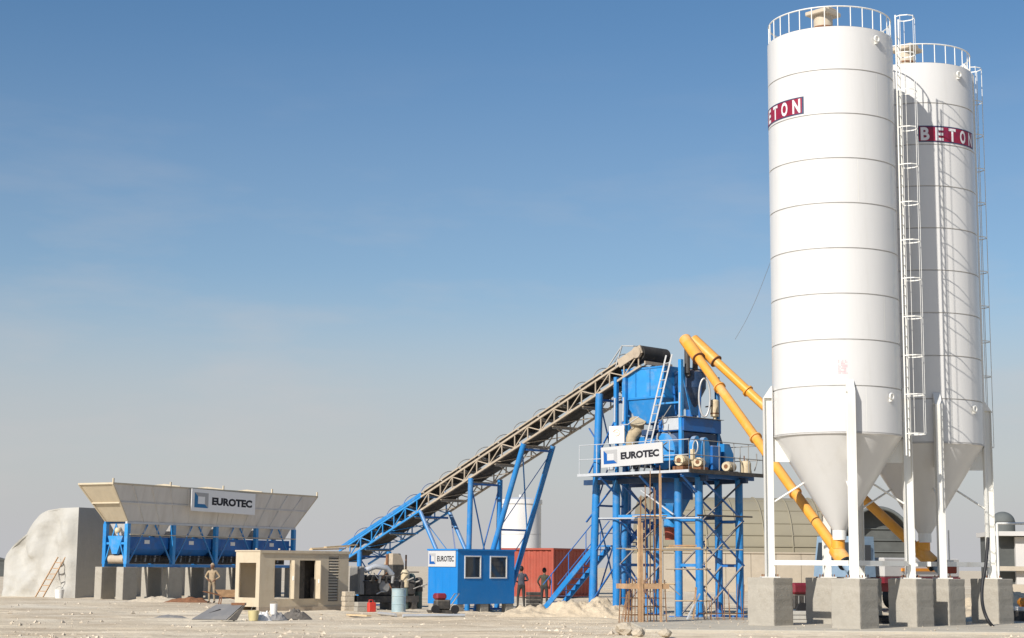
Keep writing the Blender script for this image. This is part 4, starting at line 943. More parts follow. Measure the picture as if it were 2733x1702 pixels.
# long side: panels between the openings
for x0, x1 in ((0.05, 0.66), (1.40, 1.80), (2.52, 3.15), (3.62, CL)): panel('side_panel', (x0, 0, b0 + 0.1), (x1, 0.04, CH - 0.001))
for x0, x1 in ((0.66, 1.40), (1.80, 2.52)):
    panel('header', (x0, 0.0, CH - 0.30), (x1, 0.04, CH - 0.001)); panel('sill', (x0, 0, b0 + 0.1), (x1, 0.04, b0 + 0.28))
panel('header', (3.15, 0, CH - 0.14), (3.62, 0.04, CH - .001)); panel('sill', (3.15, 0, b0 + 0.1), (3.62, 0.04, b0 + 0.18))
for i in range(16):
    z = b0 + 0.21 + i * 0.104; M().add([(3.16, 0.035, z + 0.07), (3.61, 0.035, z + 0.07), (3.61, -0.01, z), (3.16, -0.01, z), (3.16, 0.045, z + 0.075), (3.61, 0.045, z + 0.075), (3.61, 0.0, z + 0.005), (3.16, 0.0, z + 0.005)], [(0, 1, 2, 3), (7, 6, 5, 4), (0, 4, 5, 1), (2, 6, 7, 3), (1, 5, 6, 2), (0, 3, 7, 4)]).build('louvre_slat', 'container_cream', gc)
panel('louvre_backing', (3.15, 0.06, b0 + 0.1), (3.62, 0.08, CH - 0.14), 'dark_machine')
d1 = M().box((1.405, -0.20, b0 + 0.28), (1.44, -0.01, CH - 0.30)).build('door', 'container_cream', gc); M().box((1.385, -0.18, 1.1), (1.404, -0.12, 1.25)).build('handle', 'plastic_white', d1)
d2 = M().box((2.525, -0.30, b0 + 0.28), (2.56, -0.01, CH - 0.30)).build('door', 'container_cream', gc); M().box((2.505, -0.26, 1.0), (2.524, -0.2, 1.15)).build('handle', 'plastic_white', d2)
panel('skid', (-0.03, -0.05, 0.02), (CL + 0.03, 0.10, b0 - 0.002), 'beige_steel'); panel('skid', (-0.03, CWd - 0.12, 0.02), (CL + 0.03, CWd, b0 - 0.002), 'beige_steel')
panel('end_wall', (CL - 0.04, 0.04, b0 + 0.1), (CL, CWd - .04, CH - .001)); panel('inner_cabinet', (2.5, 0.6, b0 + 0.1), (3.6, 1.35, 1.9), 'dark_machine'); panel('inner_cabinet', (2.7, 0.1, b0 + .1), (3.1, 0.5, 1.2), 'dark_machine')
M().box((0.2, 0.25, b0 + 0.101), (0.5, 0.5, b0 + 0.28)).build('loose_box', 'plastic_white', gc)
for x, y in ((0.2, 1.2), (1.0, 0.9)):
    M().tube((x, y - 0.7, CH + 0.07), (x, y - 0.7, CH + 0.12), 0.04, n=8).build('lifting_eye', 'container_cream', gc)
# planks on the container roof
for i, (a, b) in enumerate((((2.6, 0.4), (4.6, 0.9)), ((3.0, 0.9), (4.5, 0.5)), ((3.2, 0.3), (4.7, 0.3)))):
    e = M().bar((a[0], a[1], CH + 0.10 + i * 0.05), (b[0], b[1], CH + 0.16 + i * 0.07), 0.16, 0.04).build('roof_plank', 'timber_pale')
    place(e, gp, 45); tag(e, 'loose pale plank lying on the cream container roof', 'plank', 'planks on the container roof')

# ------------------------------------------------------------------ blue site cabin
cp = GX(1222, 61.5)
cb = thing('site_cabin', 'blue site office cabin with two white-framed windows on blocks', 'cabin', cp, 45)
KL, KW, KH, KB = 2.9, 1.58, 2.22, 0.30
panel('floor_frame', (0, 0, KB), (KL, KW, KB + 0.14), 'cabin_blue', cb)
panel('roof', (-0.04, -0.04, KH - 0.001), (KL + 0.04, KW + 0.04, KH + 0.06), 'cabin_blue', cb)
np_ = 4
for i in range(np_): panel('end_panel', (0, KW * i / np_ + 0.0015, KB + 0.14), (0.05, KW * (i + 1) / np_ - 0.0015, KH - 0.002), 'cabin_blue', cb)
panel('end_core', (0.012, 0.02, KB + 0.14), (0.045, KW - 0.02, KH - 0.003), 'blue_deep', cb)
wins = [(0.33, 1.16), (1.62, 2.50)]; wz0, wz1 = 1.22, 2.04
xs = [0.052, 0.33, 1.16, 1.62, 2.50, KL]
for i in range(5):
    if i % 2 == 0: panel('front_panel', (xs[i], 0, KB + 0.14), (xs[i + 1], 0.05, KH - 0.002), 'cabin_blue', cb)
    else: panel('front_panel', (xs[i] + .001, 0, KB + 0.14), (xs[i + 1] - .001, 0.05, wz0), 'cabin_blue', cb); panel('front_panel', (xs[i] + .001, 0, wz1), (xs[i + 1] - .001, 0.05, KH - 0.002), 'cabin_blue', cb)
panel('rear_wall', (0.05, KW - 0.05, KB + 0.14), (KL - 0.05, KW, KH - 0.002), 'cabin_blue', cb); panel('end_wall', (KL - 0.05, 0.051, KB + 0.14), (KL, KW, KH - 0.002), 'cabin_blue', cb)
for x0, x1 in wins:
    w = M(); 
    for lo, hi in (((x0, -0.02, wz0), (x0 + 0.045, 0.03, wz1)), ((x1 - 0.045, -0.02, wz0), (x1, 0.03, wz1)), ((x0 + 0.045, -0.02, wz0), (x1 - 0.045, 0.03, wz0 + 0.045)), ((x0 + 0.045, -0.02, wz1 - 0.045), (x1 - 0.045, 0.03, wz1))): w.box(lo, hi)
    wf = w.build('window', 'plastic_white', cb); M().box((x0 + 0.045, 0.005, wz0 + 0.045), (x1 - 0.045, 0.015, wz1 - 0.045)).build('pane', 'window_glass', wf)
for x, y in ((0.15, 0.15), (KL - 0.2, 0.15), (0.15, KW - 0.2), (KL - 0.2, KW - 0.2), (1.4, 0.15)):
    o = place(M().box((-0.2, -0.12, -0.08), (0.2, 0.12, KB - 0.001), 0.012).build('concrete_block', 'concrete'), Matrix.Rotation(R_(45), 4, 'Z') @ V((x, y, 0)) + cp, 45)
    tag(o, 'grey concrete block propping the blue cabin', 'block', 'blocks under the blue cabin')
xd = V((0.70711, -0.70711, 0)); cc = cp + Matrix.Rotation(R_(45), 4, 'Z') @ V((-0.035, KW * 0.52, 1.92))
name_board('name_board', 'pale company name board with square logo on the sunlit end of the blue cabin', 1.46, 0.57, frame_mtx(cc, xd, 0), 'logo_blue', lx=0.85, bold=0.010)

# ------------------------------------------------------------------ machinery between container and cabin
en = thing('diesel_engine', 'dark diesel engine on skids with a grey radiator at one end', 'engine', GX(998, 66.0), 30)
M().box((-0.75, -0.35, 0.55), (-0.55, 0.55, 1.62), 0.02).build('radiator', 'grey_steel', en)
for i in range(9): M().bar((-0.765, -0.3 + i * 0.1, 0.62), (-0.765, -0.3 + i * 0.1, 1.55), 0.02, 0.03).build('radiator_fin', 'grey_steel', en)
M().box((-0.5, -0.28, 0.5), (1.0, 0.38, 1.1), 0.05).build('engine_block', 'dark_machine', en)
M().box((-0.4, -0.2, 1.1), (0.85, 0.3, 1.3), 0.04).build('valve_cover', 'dark_machine', en)
M().path([(-0.4, 0, 1.45), (0.0, -0.1, 1.62), (0.5, -0.05, 1.58), (0.8, 0, 1.3)], 0.11, 10).build('air_duct', 'pale_steel', en)
M().tube((0.3, -0.36, 0.85), (0.3, -0.28, 0.85), 0.22, n=18).build('pulley', 'grey_steel', en)
M().tube((0.62, 0.1, 1.3), (0.62, 0.1, 2.1), 0.06, n=10).build('exhaust_pipe', 'rust', en)
for i in range(4): M().tube((-0.2 + i * 0.28, -0.32, 1.0), (-0.2 + i * 0.28, -0.4, 1.25), 0.06, n=8).build('injector', 'aluminium' if i % 2 else 'dark_machine', en)
M().box((1.0, -0.3, 0.5), (1.7, 0.35, 1.12), 0.08).build('alternator', 'dark_machine', en)
for y in (-0.3, 0.35): M().box((-0.8, y - 0.06, 0.25), (1.8, y + 0.06, 0.5)).build('skid_rail', 'dark_machine', en)
for x in (-0.6, 0.6, 1.6): M().box((x - 0.1, -0.4, -0.06), (x + 0.1, 0.45, 0.249)).build('skid_block', 'dark_machine', en)
rp = random.Random(5)
for i in range(9):
    a = V((rp.uniform(-0.5, 1.6), rp.uniform(-0.42, -0.3), rp.uniform(0.55, 1.3))); b = a + V((rp.uniform(-0.4, 0.5), -0.05, rp.uniform(-0.3, 0.4))); c_ = (a + b) / 2 + V((0, -0.08, rp.uniform(-0.1, 0.15)))
    M().path([a, c_, b], 0.022, 6).build('hose', ('black', 'grey_steel', 'rust', 'aluminium')[i % 4], en)
# filter housings
for i, (px, mt1, mt2, hh) in enumerate(((1082, 'cream_motor', 'drum_green', 1.5), (1098, 'drum_green', 'cream_motor', 1.35), (1118, 'dark_machine', 'drum_green', 1.2))):
    t = thing('pressure_vessel', ('pale upright pressure vessel with green lower half near the blue cabin', 'dark green upright pressure vessel with pale lid near the blue cabin', 'dark stubby pressure vessel against the blue cabin end')[i], 'vessel', GX(px, 66.5 + i * 0.35), 0)
    M().lathe([(0.14, 0), (0.15, 0.02), (0.15, hh * 0.55)], 18).build('lower_shell', mt2, t); M().lathe([(0.17, hh * 0.55), (0.17, hh * 0.92), (0.1, hh), (0.02, hh + 0.02)], 18).build('upper_shell', mt1, t)
    M().tube((0, -0.1, hh * 0.7), (0.35, -0.2, hh * 0.8), 0.03, n=8).build('pipe', 'grey_steel', t)
rv = thing('radiator_stack', 'brown-grey rusty sheet duct standing behind the engine', 'duct', GX(1052, 69.5), 40)
M().box((-0.3, -0.3, 0), (0.3, 0.3, 1.7), 0.03).build('lower_casing', 'dark_machine', rv); M().loft(rect(-0.3, 0.3, -0.3, 0.3, 1.7), rect(-0.22, 0.14, -0.22, 0.14, 2.15)).build('hood', 'beige_steel', rv); M().bar((0.6, 0.0, 0), (0.6, 0, 2.1), 0.05).build('post', 'rust', rv); M().bar((0.6, 0, 1.4), (1.4, 0.2, 1.4), 0.05).build('cross_bar', 'beige_steel', rv)
# oil drum
dm = thing('oil_drum', 'pale blue weathered steel drum before the engine', 'drum', GX(1066, 61.6), 20)
M().lathe([(0.255, 0), (0.262, 0.02), (0.255, 0.04), (0.255, 0.27), (0.268, 0.285), (0.255, 0.30), (0.255, 0.56), (0.268, 0.575), (0.255, 0.59), (0.255, 0.80), (0.265, 0.82), (0.255, 0.84)], 28).build('shell', 'barrel_blue', dm)
M().lathe([(0.04, 0.84), (0.04, 0.855)], 12, c=(0.13, 0, 0)).build('bung', 'grey_steel', dm)
rj = thing('red_canister', 'red fuel canister beside the pale drum', 'canister', GX(994, 61.0), 30)
M().box((-0.15, -0.10, 0), (0.15, 0.10, 0.36), 0.04).build('body', 'red_plastic', rj); M().path([(-0.1, 0, 0.36), (-0.1, 0, 0.44), (0.05, 0, 0.44), (0.05, 0, 0.36)], 0.018, 6).build('handle', 'red_plastic', rj); M().tube((0.11, 0, 0.35), (0.13, 0, 0.43), 0.03, n=8).build('cap', 'black', rj)
# block piles
for i, (px, Y, w_, h_, mt, lb) in enumerate(((931, 62.5, 0.42, 0.72, 'stone', 'stack of pale stone blocks against the container end'), (968, 61.8, 0.5, 0.36, 'concrete', 'grey concrete block under the radiator'))):
    t = thing('block_stack', lb, 'blocks', GX(px, Y), 30); nl = 4 if i == 0 else 2
    for j in range(nl): M().box((-w_ / 2 + 0.02 * (j % 2), -0.15, j * h_ / nl), (w_ / 2 - 0.01 * (j % 3), 0.15, (j + 1) * h_ / nl - 0.01), 0.012).build('block', mt, t)
# hose reel / compactor before the cabin
cm = thing('plate_compactor', 'rusty brown plate compactor parked at the cabin end', 'compactor', GX(1182, 59.6), 25)
M().prism([(-0.42, 0.02), (0.42, 0.02), (0.5, 0.14), (-0.5, 0.14)], 0.5, o=(0, -0.25, 0)).build('plate', 'dark_machine', cm); M().box((-0.28, -0.18, 0.14), (0.25, 0.18, 0.5), 0.05).build('engine', 'dark_machine', cm); M().box((-0.3, -0.2, 0.5), (0.1, 0.2, 0.72), 0.06).build('fuel_tank', 'dark_red', cm)
M().path([(0.25, -0.2, 0.3), (0.55, -0.2, 0.7), (0.55, 0.2, 0.7), (0.25, 0.2, 0.3)], 0.02, 6).build('handle', 'grey_steel', cm)
for x in (-0.38, 0.36): M().tube((x, -0.32, 0.17), (x, -0.26, 0.17), 0.15, n=16).build('wheel', 'black', cm)
# pipes lying on the ground
for i, (a, b, mt, lb) in enumerate((((1010, 1641), (1056, 1646), 'aluminium', 'pale pipe lying on the sand by the drum'), ((1075, 1648), (1240, 1647), 'pale_steel', 'long grey pipe lying on the sand before the cabin'), ((930, 1645), (985, 1648), 'timber_pale', 'short timber plank on the sand by the block stacks'))):
    p, q = G(*a), G(*b); e = M(); 
    if 'plank' in lb: e.bar(p + V((0, 0, 0.06)), q + V((0, 0, 0.06)), 0.18, 0.05)
    else: e.tube(p + V((0, 0, 0.06)), q + V((0, 0, 0.06)), 0.05, n=8)
    tag(e.build('ground_pipe' if i < 2 else 'ground_plank', mt), lb, 'pipe' if i < 2 else 'plank')

# ------------------------------------------------------------------ debris on the sand
sp_ = thing('metal_sheet', 'tilted dark grey bent metal sheet lying on the sand', 'sheet', G(572, 1656), -12)
M().loft([V(p) for p in ((-0.62, -0.2, 0.02), (0.5, -0.3, 0.02), (0.72, 0.5, 0.46), (-0.15, 0.55, 0.44))], [V(p) for p in ((-0.62, -0.22, 0.05), (0.5, -0.32, 0.05), (0.72, 0.48, 0.49), (-0.15, 0.53, 0.47))]).build('sheet', 'sheet_grey', sp_)
M().loft([V(p) for p in ((0.52, -0.3, 0.02), (0.72, -0.1, 0.02), (0.8, 0.45, 0.52), (0.74, 0.5, 0.48))], [V(p) for p in ((0.55, -0.3, 0.03), (0.75, -0.1, 0.03), (0.83, 0.45, 0.53), (0.77, 0.5, 0.49))]).build('bent_flange', 'dark_machine', sp_)
M().bar((-0.5, -0.05, 0.09), (0.1, 0.2, 0.33), 0.03).build('strap', 'black', sp_); M().box((0.35, 0.42, 0.45), (0.78, 0.55, 0.52)).build('top_lip', 'rust', sp_)
def rag(px, py, label, mt, w, d_, h, seed, nm='rag_heap'):
    e = M(); vs = []; n = 14
    for j in range(n + 1):
        for i in range(n + 1):
            u, v = i / n * 2 - 1, j / n * 2 - 1; r = max(0, 1 - (u * u + v * v)); z = h * r * (0.6 + 0.9 * abs(noise.noise(V((u * 2.5, v * 2.5, seed)))))
            vs.append((u * w / 2, v * d_ / 2, z - 0.02))
    e.add(vs, [(j * (n + 1) + i, j * (n + 1) + i + 1, (j + 1) * (n + 1) + i + 1, (j + 1) * (n + 1) + i) for j in range(n) for i in range(n)])
    o = place(e.build(nm, mt), G(px, py), 0); tag(o, label, 'heap'); return o
rag(790, 1650, 'dark heap of rags and rubble before the cream container', 'dark_machine', 1.0, 0.7, 0.34, 3.3)
rag(742, 1652, 'stony grey rubble heap beside the dark rags', 'sheet_grey', 0.6, 0.5, 0.26, 8.1)
rag(702, 1655, 'crumpled white sack by the buckets', 'plastic_white', 0.55, 0.4, 0.36, 5.2, 'sack')
rag(455, 1646, 'low flat dark scrap lying on open sand', 'sheet_grey', 1.0, 0.5, 0.09, 2.2)
rag(500, 1608, 'low heap of reddish rubble before the piers', 'rust', 2.2, 1.0, 0.3, 4.2)
rag(420, 1606, 'low heap of sandy rubble before the piers', 'stone', 3.0, 1.0, 0.25, 6.2)
wb2 = thing('wheelbarrow', 'tan wheelbarrow beside the container and the standing worker', 'wheelbarrow', GX(612, 70.5), 20)
M().loft(rect(-0.3, 0.3, -0.2, 0.2, 0.32), rect(-0.5, 0.45, -0.3, 0.3, 0.62)).build('tray', 'timber', wb2); M().tube((0.55, -0.05, 0.18), (0.55, 0.05, 0.18), 0.18, n=18).build('wheel', 'black', wb2)
for s_ in (-1, 1): M().bar((0.55, s_ * 0.08, 0.18), (-1.0, s_ * 0.28, 0.55), 0.04).build('handle', 'rust', wb2); M().bar((-0.3, s_ * 0.2, 0.35), (-0.35, s_ * 0.22, 0.0), 0.04).build('leg', 'rust', wb2)

# ------------------------------------------------------------------ people
def person(name, label, loc, rz, joints, cols_, height=1.68, hair=True):
    # joints: dict of positions in metres for a 1.70 m figure facing local -y
    J = {'pelvis': (0, 0, 0.93), 'belly': (0, 0, 1.08), 'chest': (0, 0, 1.28), 'neck': (0, 0.01, 1.46), 'head': (0, -0.015, 1.535),
         'ls': (0.17, 0.01, 1.40), 'rs': (-0.17, 0.01, 1.40), 'lh': (0.095, 0, 0.90), 'rh': (-0.095, 0, 0.90),
         'lk': (0.11, -0.02, 0.49), 'rk': (-0.11, -0.02, 0.49), 'la': (0.12, 0.02, 0.08), 'ra': (-0.12, 0.02, 0.08), 'lt': (0.14, -0.14, 0.035), 'rt': (-0.14, -0.14, 0.035)}
    J.update(joints); k = height / 1.70
    rad = {'pelvis': (.15, .11), 'belly': (.14, .10), 'chest': (.165, .11), 'neck': (.055, .058), 'head': (.06, .07), 'ls': (.065, .065), 'rs': (.065, .065), 'le': (.043, .043), 're': (.043, .043), 'lw': (.028, .03), 'rw': (.028, .03),
           'lh': (.09, .09), 'rh': (.09, .09), 'lk': (.058, .062), 'rk': (.058, .062), 'la': (.042, .045), 'ra': (.042, .045), 'lt': (.04, .032), 'rt': (.04, .032)}
    E_ = [('pelvis', 'belly'), ('belly', 'chest'), ('chest', 'neck'), ('neck', 'head'), ('chest', 'ls'), ('chest', 'rs'), ('ls', 'le'), ('rs', 're'), ('le', 'lw'), ('re', 'rw'), ('pelvis', 'lh'), ('pelvis', 'rh'), ('lh', 'lk'), ('rh', 'rk'), ('lk', 'la'), ('rk', 'ra'), ('la', 'lt'), ('ra', 'rt')]
    names = list(J); me = bpy.data.meshes.new(name)
    me.from_pydata([V(J[n]) * k for n in names], [(names.index(a), names.index(b)) for a, b in E_], [])
    ob = bpy.data.objects.new(name, me); COL.objects.link(ob)
    ob.modifiers.new('skin', 'SKIN'); ob.modifiers.new('sub', 'SUBSURF').levels = 2
    for n, sv in zip(names, me.skin_vertices[0].data):
        sv.radius = tuple(q * k for q in rad[n]); sv.use_root = (n == 'pelvis')
    bpy.context.view_layer.update(); dg = bpy.context.evaluated_depsgraph_get(); dg.update()
    m2 = bpy.data.meshes.new_from_object(ob.evaluated_get(dg)); bpy.data.objects.remove(ob)
    bm = bmesh.new(); bm.from_mesh(m2)
    # head, nose, ears
    hd = V(J['head']) * k + V((0, -0.01, 0.085 * k)); hm = M(); hm.ball(hd, 0.105 * k, 16, 12, (0.80, 0.95, 1.16)); hm.ball(hd + V((0, -0.10 * k, -0.01)), 0.018 * k, 6, 5, (0.8, 1.2, 1.4))
    for s_ in (-1, 1): hm.ball(hd + V((s_ * 0.085 * k, 0.01, -0.005)), 0.025 * k, 6, 5, (0.4, 0.8, 1.2))
    # palms and five fingers
    for e_, w_ in (('le', 'lw'), ('re', 'rw')):
        a, b = V(J[e_]) * k, V(J[w_]) * k; d = (b - a).normalized(); sd_ = d.cross(V((0, -1, 0.3))).normalized(); nn = d.cross(sd_)
        hm.path([b - d * 0.01, b + d * 0.04 * k, b + d * 0.085 * k], [0.028 * k, 0.036 * k, 0.034 * k], 8)
        for i, (off, ln) in enumerate(((-1.5, .062), (-.5, .075), (.5, .078), (1.5, .068))):
            q = b + d * 0.08 * k + sd_ * off * 0.018 * k; hm.path([q, q + d * ln * 0.55 * k + nn * 0.008, q + d * ln * 0.9 * k + nn * 0.03 * k], 0.0088 * k, 6)
        q = b + d * 0.03 * k - sd_ * 0.03 * k; hm.path([q, q + d * 0.03 * k - sd_ * 0.022 * k, q + d * 0.06 * k - sd_ * 0.022 * k + nn * 0.015 * k], 0.010 * k, 6)
    nb_ = len(bm.faces); vsn = [bm.verts.new(v) for v in hm.v]
    for f in hm.f: bm.faces.new([vsn[i] for i in f])
    bmesh.ops.recalc_face_normals(bm, faces=bm.faces); bm.faces.ensure_lookup_table()
    mats = ['skin', cols_[0], cols_[1], 'shoe']
    wl_ = [V(J['lw']) * k, V(J['rw']) * k]
    for i, f in enumerate(bm.faces):
        f.smooth = True; c = f.calc_center_median()
        if i >= nb_: f.material_index = 0
        elif c.z < 0.10 * k: f.material_index = 3
        elif c.z < 0.97 * k and min((c - w).length for w in wl_) > 0.16 and abs(c.x) < 0.24 * k: f.material_index = 2
        elif c.z > 1.47 * k or min((c - w).length for w in wl_) < 0.05: f.material_index = 0
        else: f.material_index = 1
    m2.materials.clear()
    bm.to_mesh(m2); bm.free()
    for q in mats: m2.materials.append(MATS[q])
    m2.name = name
    root = thing(name, label, 'person', loc, rz)
    bo = bpy.data.objects.new('body', m2); COL.objects.link(bo); bo.parent = root
    hh = M(); hh.ball(hd + V((0, 0.018 * k, 0.02 * k)), 0.112 * k, 16, 10, (0.84, 0.98, 1.08))
    hh.v = [v if True else v for v in hh.v]
    # keep only the cap above brow line
    keep = [f for f in hh.f if sum(hh.v[i][2] for i in f) / len(f) > hd.z + 0.015 * k or sum(hh.v[i][1] for i in f) / len(f) > hd.y + 0.05 * k]
    hh.f = keep; hh.sm = [True] * len(keep); hh.build('hair', 'hair' if hair is True else hair, root)
    ey = M()
    for s_ in (-1, 1): ey.ball(hd + V((s_ * 0.034 * k, -0.093 * k, 0.012 * k)), 0.009 * k, 6, 5)
    ey.box(hd + V((-0.024 * k, -0.098 * k, -0.062 * k)), hd + V((0.024 * k, -0.088 * k, -0.054 * k))); ey.build('face_marks', 'hair', root)
    return root
person('person', 'worker in khaki overalls standing with hands at the waist before the bins', GX(568, 73.2), -8,
       {'le': (0.33, 0.05, 1.15), 're': (-0.33, 0.05, 1.15), 'lw': (0.17, -0.12, 1.02), 'rw': (-0.16, -0.12, 1.04)}, ('khaki', 'khaki_dark'), 1.66, 'khaki')
person('person', 'man in grey shirt with bent arms beside the blue cabin', GX(1392, 69.0), 195,
       {'le': (0.27, -0.06, 1.15), 're': (-0.30, -0.02, 1.16), 'lw': (0.10, -0.20, 1.08), 'rw': (-0.12, -0.2, 1.12), 'lk': (0.13, -0.05, 0.49), 'la': (0.17, 0.05, 0.08), 'lt': (0.2, -0.1, 0.035)}, ('shirt_grey', 'trouser_dark'), 1.64)
person('person', 'man in olive clothes standing by the foot of the stairs', GX(1453, 69.5), 172,
       {'le': (0.29, 0.05, 1.14), 're': (-0.27, 0.0, 1.13), 'lw': (0.20, -0.1, 0.94), 'rw': (-0.22, -0.12, 0.95)}, ('shirt_olive', 'trouser_dark'), 1.58)
cr_ = thing('dark_crate', 'dark crate standing between the two men', 'crate', GX(1424, 70.5), 20)
for i in range(4): M().box((-0.25, -0.2, i * 0.16), (0.25, 0.2, i * 0.16 + 0.145), 0.01).build('slat', 'dark_machine', cr_)

# ------------------------------------------------------------------ formwork, rebar and scaffolding before the tower
rc = thing('rebar_cage', 'rusty rebar cage with timber collar rising before the mixing tower', 'rebar cage', GX(1715, 51.6), 20)
W2 = 0.58
for i in range(7):
    for s_ in (-1, 1):
        x = -W2 + 2 * W2 * i / 6; M().bar((x * 1.08, s_ * 0.35, 0), (x, s_ * 0.32, 1.25 + 0.1 * random.random()), 0.025).build('rebar', 'rebar_rust', rc)
for z in (0.25, 0.5, 0.75): M().path([(-W2, -0.35, z), (W2, -0.35, z), (W2, 0.35, z), (-W2, 0.35, z), (-W2, -0.35, z)], 0.010, 5).build('stirrup', 'rebar_rust', rc)
for s_ in (-1, 1): M().bar((-W2 - 0.12, s_ * 0.37, 1.1), (W2 + 0.12, s_ * 0.37, 1.1), 0.04, 0.15).build('collar_board', 'timber', rc); M().bar((s_ * (W2 + 0.03), -0.35, 1.1), (s_ * (W2 + 0.03), 0.35, 1.1), 0.04, 0.15).build('collar_board', 'timber', rc)
for i in range(9):
    x = 0.0 + 0.62 * i / 8; M().bar((x - 0.1, -0.1 + 0.2 * (i % 2), 0.9), (x - 0.12 + 0.05 * random.random(), -0.1 + 0.2 * (i % 2), 3.7 + 1.1 * random.random()), 0.02).build('tall_rebar', 'rebar_rust', rc)
for z in (2.2, 3.2): M().path([(-0.12, -0.12, z), (0.54, -0.12, z), (0.54, 0.14, z), (-0.12, 0.14, z), (-0.12, -0.12, z)], 0.010, 5).build('stirrup', 'rebar_rust', rc)
for px, z1 in ((-0.28, 3.15), (-0.20, 3.0), (0.42, 4.5)): M().bar((px, -0.4, 0), (px, -0.38, z1), 0.065, 0.05, up=(0, 1, 0)).build('timber_post', 'timber', rc)
rc2 = thing('starter_bars', 'bundle of rusty starter bars splayed beside the rebar cage', 'rebar', GX(1672, 51.2), 0)
for i in range(7): M().bar((-0.18 + 0.05 * i, 0.1 * (i % 2), 0), (-0.12 + 0.02 * i + 0.15, 0.1 * (i % 2), 0.9 + 0.3 * random.random()), 0.018).build('rebar', 'rebar_rust', rc2)
rc3 = thing('starter_bars', 'rusty starter bars standing between tower columns and silo pedestal', 'rebar', GX(1930, 54.0), 15)
for i in range(16):
    x = -0.75 + 1.5 * (i % 8) / 7; y = -0.3 + 0.6 * (i // 8); h = 0.5 + 0.75 * random.random()
    M().bar((x, y, 0), (x + random.uniform(-.08, .08), y, h), 0.018).build('rebar', 'rebar_rust', rc3)
for z in (0.25,): M().path([(-0.75, -0.3, z), (0.75, -0.3, z), (0.75, 0.3, z), (-0.75, 0.3, z), (-0.75, -0.3, z)], 0.01, 5).build('stirrup', 'rebar_rust', rc3)
M().bar((0.78, -0.3, 0), (0.80, -0.3, 1.35), 0.06).build('timber_post', 'dark_red', rc3)
sc_ = thing('scaffold', 'thin scaffold of poles and planks tied round the tower foot', 'scaffold', GX(1800, 54.4), 12)
def px_x(px): return (px - 1800) / 4500 * 54.4
for px, z1 in ((1768, 3.2), (1801, 2.5), (1888, 2.6), (1700, 3.0)): M().tube((px_x(px), 0, 0), (px_x(px), 0.02, z1), 0.022, n=7).build('pole', 'timber_pale' if px in (1888, 1700) else 'grey_steel', sc_)
for a, b, z, mt in ((1640, 1990, 2.25, 'grey_steel'), (1665, 1850, 2.22, 'timber_pale'), (1775, 1900, 1.62, 'beige_steel'), (1800, 1900, 0.62, 'timber_pale'), (1675, 1800, 1.15, 'timber_pale')): M().tube((px_x(a), -0.05, z), (px_x(b), -0.02, z), 0.022, n=7).build('ledger', mt, sc_)
M().bar((px_x(1780), 0.1, 2.30), (px_x(1872), 0.1, 2.30), 0.3, 0.05).build('plank', 'timber_pale', sc_); M().bar((px_x(1790), 0.12, 2.36), (px_x(1862), 0.1, 2.37), 0.25, 0.05).build('plank', 'timber', sc_)
M().tube((px_x(1775), 0, 1.2), (px_x(1815), 0, 0.8), 0.018, n=6).build('diagonal', 'grey_steel', sc_); M().bar((px_x(1848), -0.1, 0.02), (px_x(1858), -0.05, 1.05), 0.05).build('prop', 'timber', sc_)
M().bar((px_x(1830), -0.12, 0.02), (px_x(1868), -0.05, 0.85), 0.07, 0.04).build('prop', 'pale_steel', sc_)
# upper ledger tied to columns at mid height
ug = thing('scaffold_platform', 'plank platform on pale pipes below the tower deck', 'scaffold', TO, TRZ)
M().tube((-0.25, -0.3, 3.32), (-0.25, 4.3, 3.36), 0.03, n=7).build('ledger', 'pale_steel', ug); M().tube((-0.4, -0.25, 3.40), (2.6, -0.25, 3.42), 0.03, n=7).build('ledger', 'dark_machine', ug); M().bar((-0.35, 1.2, 3.41), (-0.3, 2.6, 3.41), 0.25, 0.04).build('plank', 'timber_pale', ug)
M().bar((-0.3, 2.3, 4.3), (-0.25, 0.9, 3.45), 0.06, 0.04).build('diagonal', 'pale_steel', ug)
# pale stones
for i, (px, py, s_, lb) in enumerate(((1668, 1688, 0.24, 'pale angular stone before the rebar cage'), (1702, 1694, 0.16, 'small pale stone in front of the rebar cage, the middle of three'), (1776, 1696, 0.16, 'small pale stone on the slab edge below the scaffold'))):
    bm = bmesh.new(); bmesh.ops.create_icosphere(bm, subdivisions=2, radius=s_)
    for v in bm.verts: v.co *= 1 + 0.5 * noise.noise(v.co * 6 + V((i * 5, 0, 0))); v.co.z *= 0.7
    me = bpy.data.meshes.new('stone_block'); bm.to_mesh(me); bm.free(); me.materials.append(MATS['stone'])
    o = bpy.data.objects.new('stone_block', me); COL.objects.link(o); p = G(px, py); p.z = s_ * 0.4; o.location = p; tag(o, lb, 'stone')
# sand mound
def mound(name, label, cx, cy, w, d, h, seed, mt='mound_sand', rz=0):
    n1, n2 = 70, 34; vs = []
    for j in range(n2 + 1):
        for i in range(n1 + 1):
            u, v = i / n1 * 2 - 1, j / n2 * 2 - 1; r = max(0.0, 1 - abs(u) ** 2.5) * max(0.0, 1 - abs(v) ** 2)
            z = h * r * (0.65 + 0.42 * noise.noise(V((u * 3.1, v * 1.5, seed))) + 0.28 * noise.noise(V((u * 11, v * 5, seed))) + 0.12 * noise.noise(V((u * 30, v * 14, seed))))
            vs.append((u * w / 2, v * d / 2, z - 0.07))
    o = M().add(vs, [(j * (n1 + 1) + i, j * (n1 + 1) + i + 1, (j + 1) * (n1 + 1) + i + 1, (j + 1) * (n1 + 1) + i) for j in range(n2) for i in range(n1)], True).build(name, mt)
    place(o, (cx, cy, 0), rz); tag(o, label, 'mound'); return o
